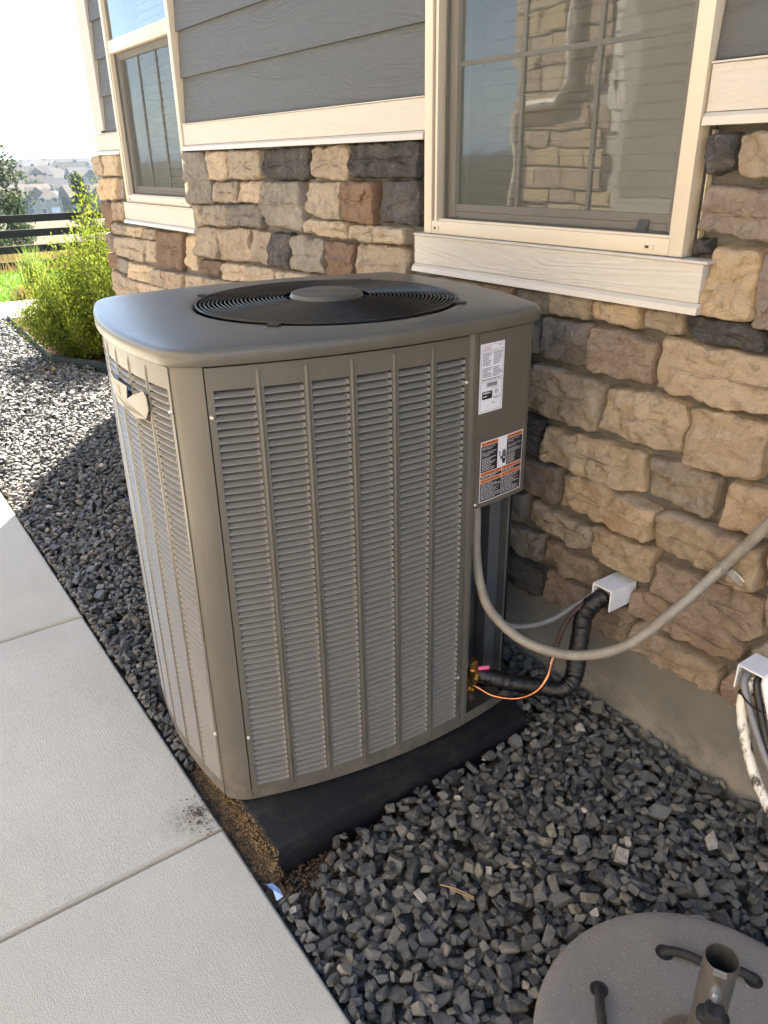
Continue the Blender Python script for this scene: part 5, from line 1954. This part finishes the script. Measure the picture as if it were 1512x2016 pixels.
tree('pine_tree', 'pine with clumped needles reaching in at the left edge', (-27, 4.5, terr(27.4)), 3.35, 1.2, 'leaf_pine', 31, 1900, .085, 'round', None, .2)
tree('juniper_tree', 'dark green juniper below the pine at the left edge', (-46, 9.0, terr(47)), 3.0, 1.1, 'leaf_dark', 32, 1800, .13, 'cone')
tree('spruce_tree', 'young spruce standing above the shrub in front of the rooftops', (-75, 20.4, terr(77)), 5.9, 1.4, 'leaf_pine', 33, 1500, .22, 'cone')
for i, (x, y, h, rad, lab) in enumerate(((-470, 128.5, 7.5, 7, 'wide green tree clump beside the stone corner among far roofs'), (-455, 131, 6.5, 5, 'rounder green tree nearest the stone corner among far roofs'), (-290, 65, 7, 3.4, 'small dark tree between the middle rows of far roofs'),
                                        (-246, 46.8, 6, 3.2, 'dark bushy tree left of the lowest far houses'), (-235, 61.5, 5, 2.6, 'low green tree between the two lowest pale houses'), (-560, 140, 8, 5, 'hazy tree among the upper rows of far roofs'),
                                        (-330, 96, 6, 3.2, 'dark tree right of the middle far houses'), (-232, 66.5, 6, 2.4, 'slim tree before the lowest right far house'), (-380, 72, 7, 4, 'hazy tree at the left among the middle far rows'))):
    tree('far_tree', lab, (x, y, terr(math.hypot(x, y))), h, rad, 'leaf_dark', 40 + i, 500, .55, 'round', 'trees among the far houses')

# ================================================================== houses across the valley
for nm, c in (('far_wall_beige', (.30, .26, .20)), ('far_wall_grey', (.14, .15, .165)), ('far_wall_brown', (.12, .085, .065)), ('far_wall_blue', (.10, .13, .17)), ('far_wall_white', (.42, .40, .37)), ('far_roof_tan', (.12, .10, .08)), ('far_roof_brown', (.06, .047, .04)), ('far_roof_grey', (.085, .08, .075))):
    simple(nm, c, .9, 0, .12, 1.2, spec=.08)
simple('far_glass', (.05, .06, .075), .15)
simple('far_trim', (.7, .68, .64), .7)
win_me = {}


def far_house(x, y, rz, w_, d_, h, wm, rm, style, label, group, detail=True):
    z = terr(math.hypot(x, y))
    t = thing('far_house', label, 'house', (x, y, z), rz, group)
    MB().box(-w_ / 2, w_ / 2, -d_ / 2, d_ / 2, -5, h).build('wall', wm, t)
    e, rh = .5, .32 * min(w_, d_)
    a, c = w_ / 2 + e, d_ / 2 + e
    m = MB()
    if style == 'hip':
        k = max(0, a - c)
        top = [(-k, 0, h + rh), (k, 0, h + rh)] if k > .1 else [(-.05, 0, h + rh), (.05, 0, h + rh)]
        m.add([(-a, -c, h), (a, -c, h), (a, c, h), (-a, c, h)] + top, [(0, 1, 5, 4), (1, 2, 5), (2, 3, 4, 5), (3, 0, 4), (0, 3, 2, 1)])
    else:
        m.add([(-a, -c, h - .1), (a, -c, h - .1), (a, c, h - .1), (-a, c, h - .1), (-a, 0, h + rh), (a, 0, h + rh)], [(0, 1, 5, 4), (2, 3, 4, 5), (1, 2, 5), (3, 0, 4), (0, 3, 2, 1)])
    rf_ = m.build('roof', rm, t)
    if style == 'cross':
        m = MB()
        q = w_ * .22
        m.add([(-q - .4, -c - 1.2, h - .1), (q + .4, -c - 1.2, h - .1), (q + .4, 0, h - .1), (-q - .4, 0, h - .1), (0, -c - 1.2, h + rh * .8), (0, 0, h + rh * .8)], [(0, 1, 4), (1, 2, 5, 4), (3, 0, 4, 5)])
        m.build('gable', rm, t)
        MB().box(-q, q, -d_ / 2 - 1.1, -d_ / 2, -5, h - .12).build('wall', wm, t)
    if detail:
        for fl in range(2):
            for k in range(3):
                wx = w_ * (-.32 + .32 * k)
                if fl == 0 and k == 2:
                    continue
                wz = -.9 + fl * 2.8 if h < 4 else .6 + fl * 2.7
                yy = -d_ / 2 if style != 'cross' or abs(wx) > w_ * .24 else -d_ / 2 - 1.1
                m = MB()
                m.box(wx - .7, wx + .7, yy - .06, yy - .005, wz, wz + 1.5)
                f_ = m.build('window', 'far_trim', t)
                MB().box(wx - .58, wx + .58, yy - .07, yy - .061, wz + .12, wz + 1.38).build('pane', 'far_glass', f_)
        MB().box(w_ * .2, w_ * .42, -d_ / 2 - .06, -d_ / 2 - .005, 0, 2.2).build('garage_door', 'far_trim', t)
        MB().box(w_ * .12, w_ * .12 + .9, .3, 1.2, h, h + rh + .7).build('chimney', wm, rf_)
    return t


W_, G_, B_, L_, V_ = 'far_wall_beige', 'far_wall_grey', 'far_wall_brown', 'far_wall_blue', 'far_wall_white'
RT, RB, RG = 'far_roof_tan', 'far_roof_brown', 'far_roof_grey'
HG = 'houses across the valley'
face = lambda x, y: math.atan2(-y, -x) + PI / 2
hs = [(-245.2, 51.5, .5, 14, 10, 4.8, L_, RT, 'cross', 'grey-blue gabled house at the left of the lowest far row'),
      (-241, 56.6, -.3, 10, 9, 4.2, W_, RT, 'hip', 'pale cream house with a hip roof in the lowest far row'),
      (-237.5, 66.8, .35, 13, 10, 4.6, G_, RT, 'cross', 'grey house with a pale pointed gable next to the stone corner'),
      (-298.2, 68.3, .25, 17, 11, 4.6, B_, RB, 'hip', 'long dark brown hip roof behind the lowest far row'),
      (-289.8, 74.4, -.4, 11, 9, 4.6, W_, RG, 'gable', 'pale house behind the young spruce'),
      (-357.6, 87.4, .1, 17, 12, 4.6, B_, RT, 'hip', 'broad tan hip roof in the middle far rows'),
      (-356.6, 78.5, .4, 14, 10, 6, L_, RB, 'cross', 'dark blue-grey gable front in the middle far rows'),
      (-402.5, 95.7, -.2, 14, 11, 5, G_, RT, 'hip', 'grey house with a tan roof above the broad hip roof'),
      (-492, 114.6, .1, 21, 14, 5, B_, RT, 'hip', 'largest pale hip roof in the upper far rows'),
      (-380.2, 101.4, -.35, 14, 11, 6.4, B_, RB, 'gable', 'tall reddish brown house in the middle far rows'),
      (-337, 95, .3, 13, 10, 5.6, V_, RG, 'cross', 'white-walled house left of the stone corner'),
      (-544.6, 145.4, .2, 17, 12, 6, B_, RB, 'cross', 'dark house with a steep gable in the upper far rows'),
      (-556.5, 138.9, -.2, 16, 12, 5, W_, RT, 'hip', 'cream house left of the steep dark gable'),
      (-350.5, 66, .3, 12, 10, 5, B_, RT, 'hip', 'house half hidden behind the pine branches'),
      (-427, 82.8, -.3, 14, 11, 5, W_, RT, 'gable', 'pale house behind the pine branches in an upper row')]
for x, y, rz, w_, d_, h, wm, rm, stl, lab in hs:
    far_house(x, y, face(x, y) + rz, w_, d_, h, wm, rm, stl, lab, HG)
rng = random.Random(77)
for x, y in ((-589, 120.7), (-717, 157), (-535, 150.7), (-458.6, 134.7), (-764, 153), (-816, 188), (-799, 194), (-780, 201), (-735, 200), (-719, 206), (-662, 196), (-955, 202), (-975, 219), (-933, 233), (-910, 240), (-888, 247), (-866, 253), (-640, 150), (-610, 162), (-690, 178), (-650, 140)):
    far_house(x, y, face(x, y) + rng.uniform(-.5, .5), rng.uniform(13, 18), rng.uniform(10, 13), rng.uniform(4.5, 6.5), rng.choice((W_, G_, B_, W_, V_)), rng.choice((RT, RT, RB, RG)), rng.choice(('hip', 'cross', 'gable')), 'tiny hazy house in the furthest rows of roofs', 'hazy houses in the furthest rows', False)

# ================================================================== air between here and the hills
b = NB('haze_air')
b.t.nodes.remove(b.p)
pv = b.n('ShaderNodeVolumePrincipled')
pv.inputs['Color'].default_value = (.66, .83, 1.0, 1)
pv.inputs['Density'].default_value = .00026
pv.inputs['Anisotropy'].default_value = .2
b.l(pv.outputs[0], b.out.inputs['Volume'])
m = MB().box(-13000, 13000, -13000, 13000, -40, 125).build('haze', 'haze_air', None, False, 'stuff')
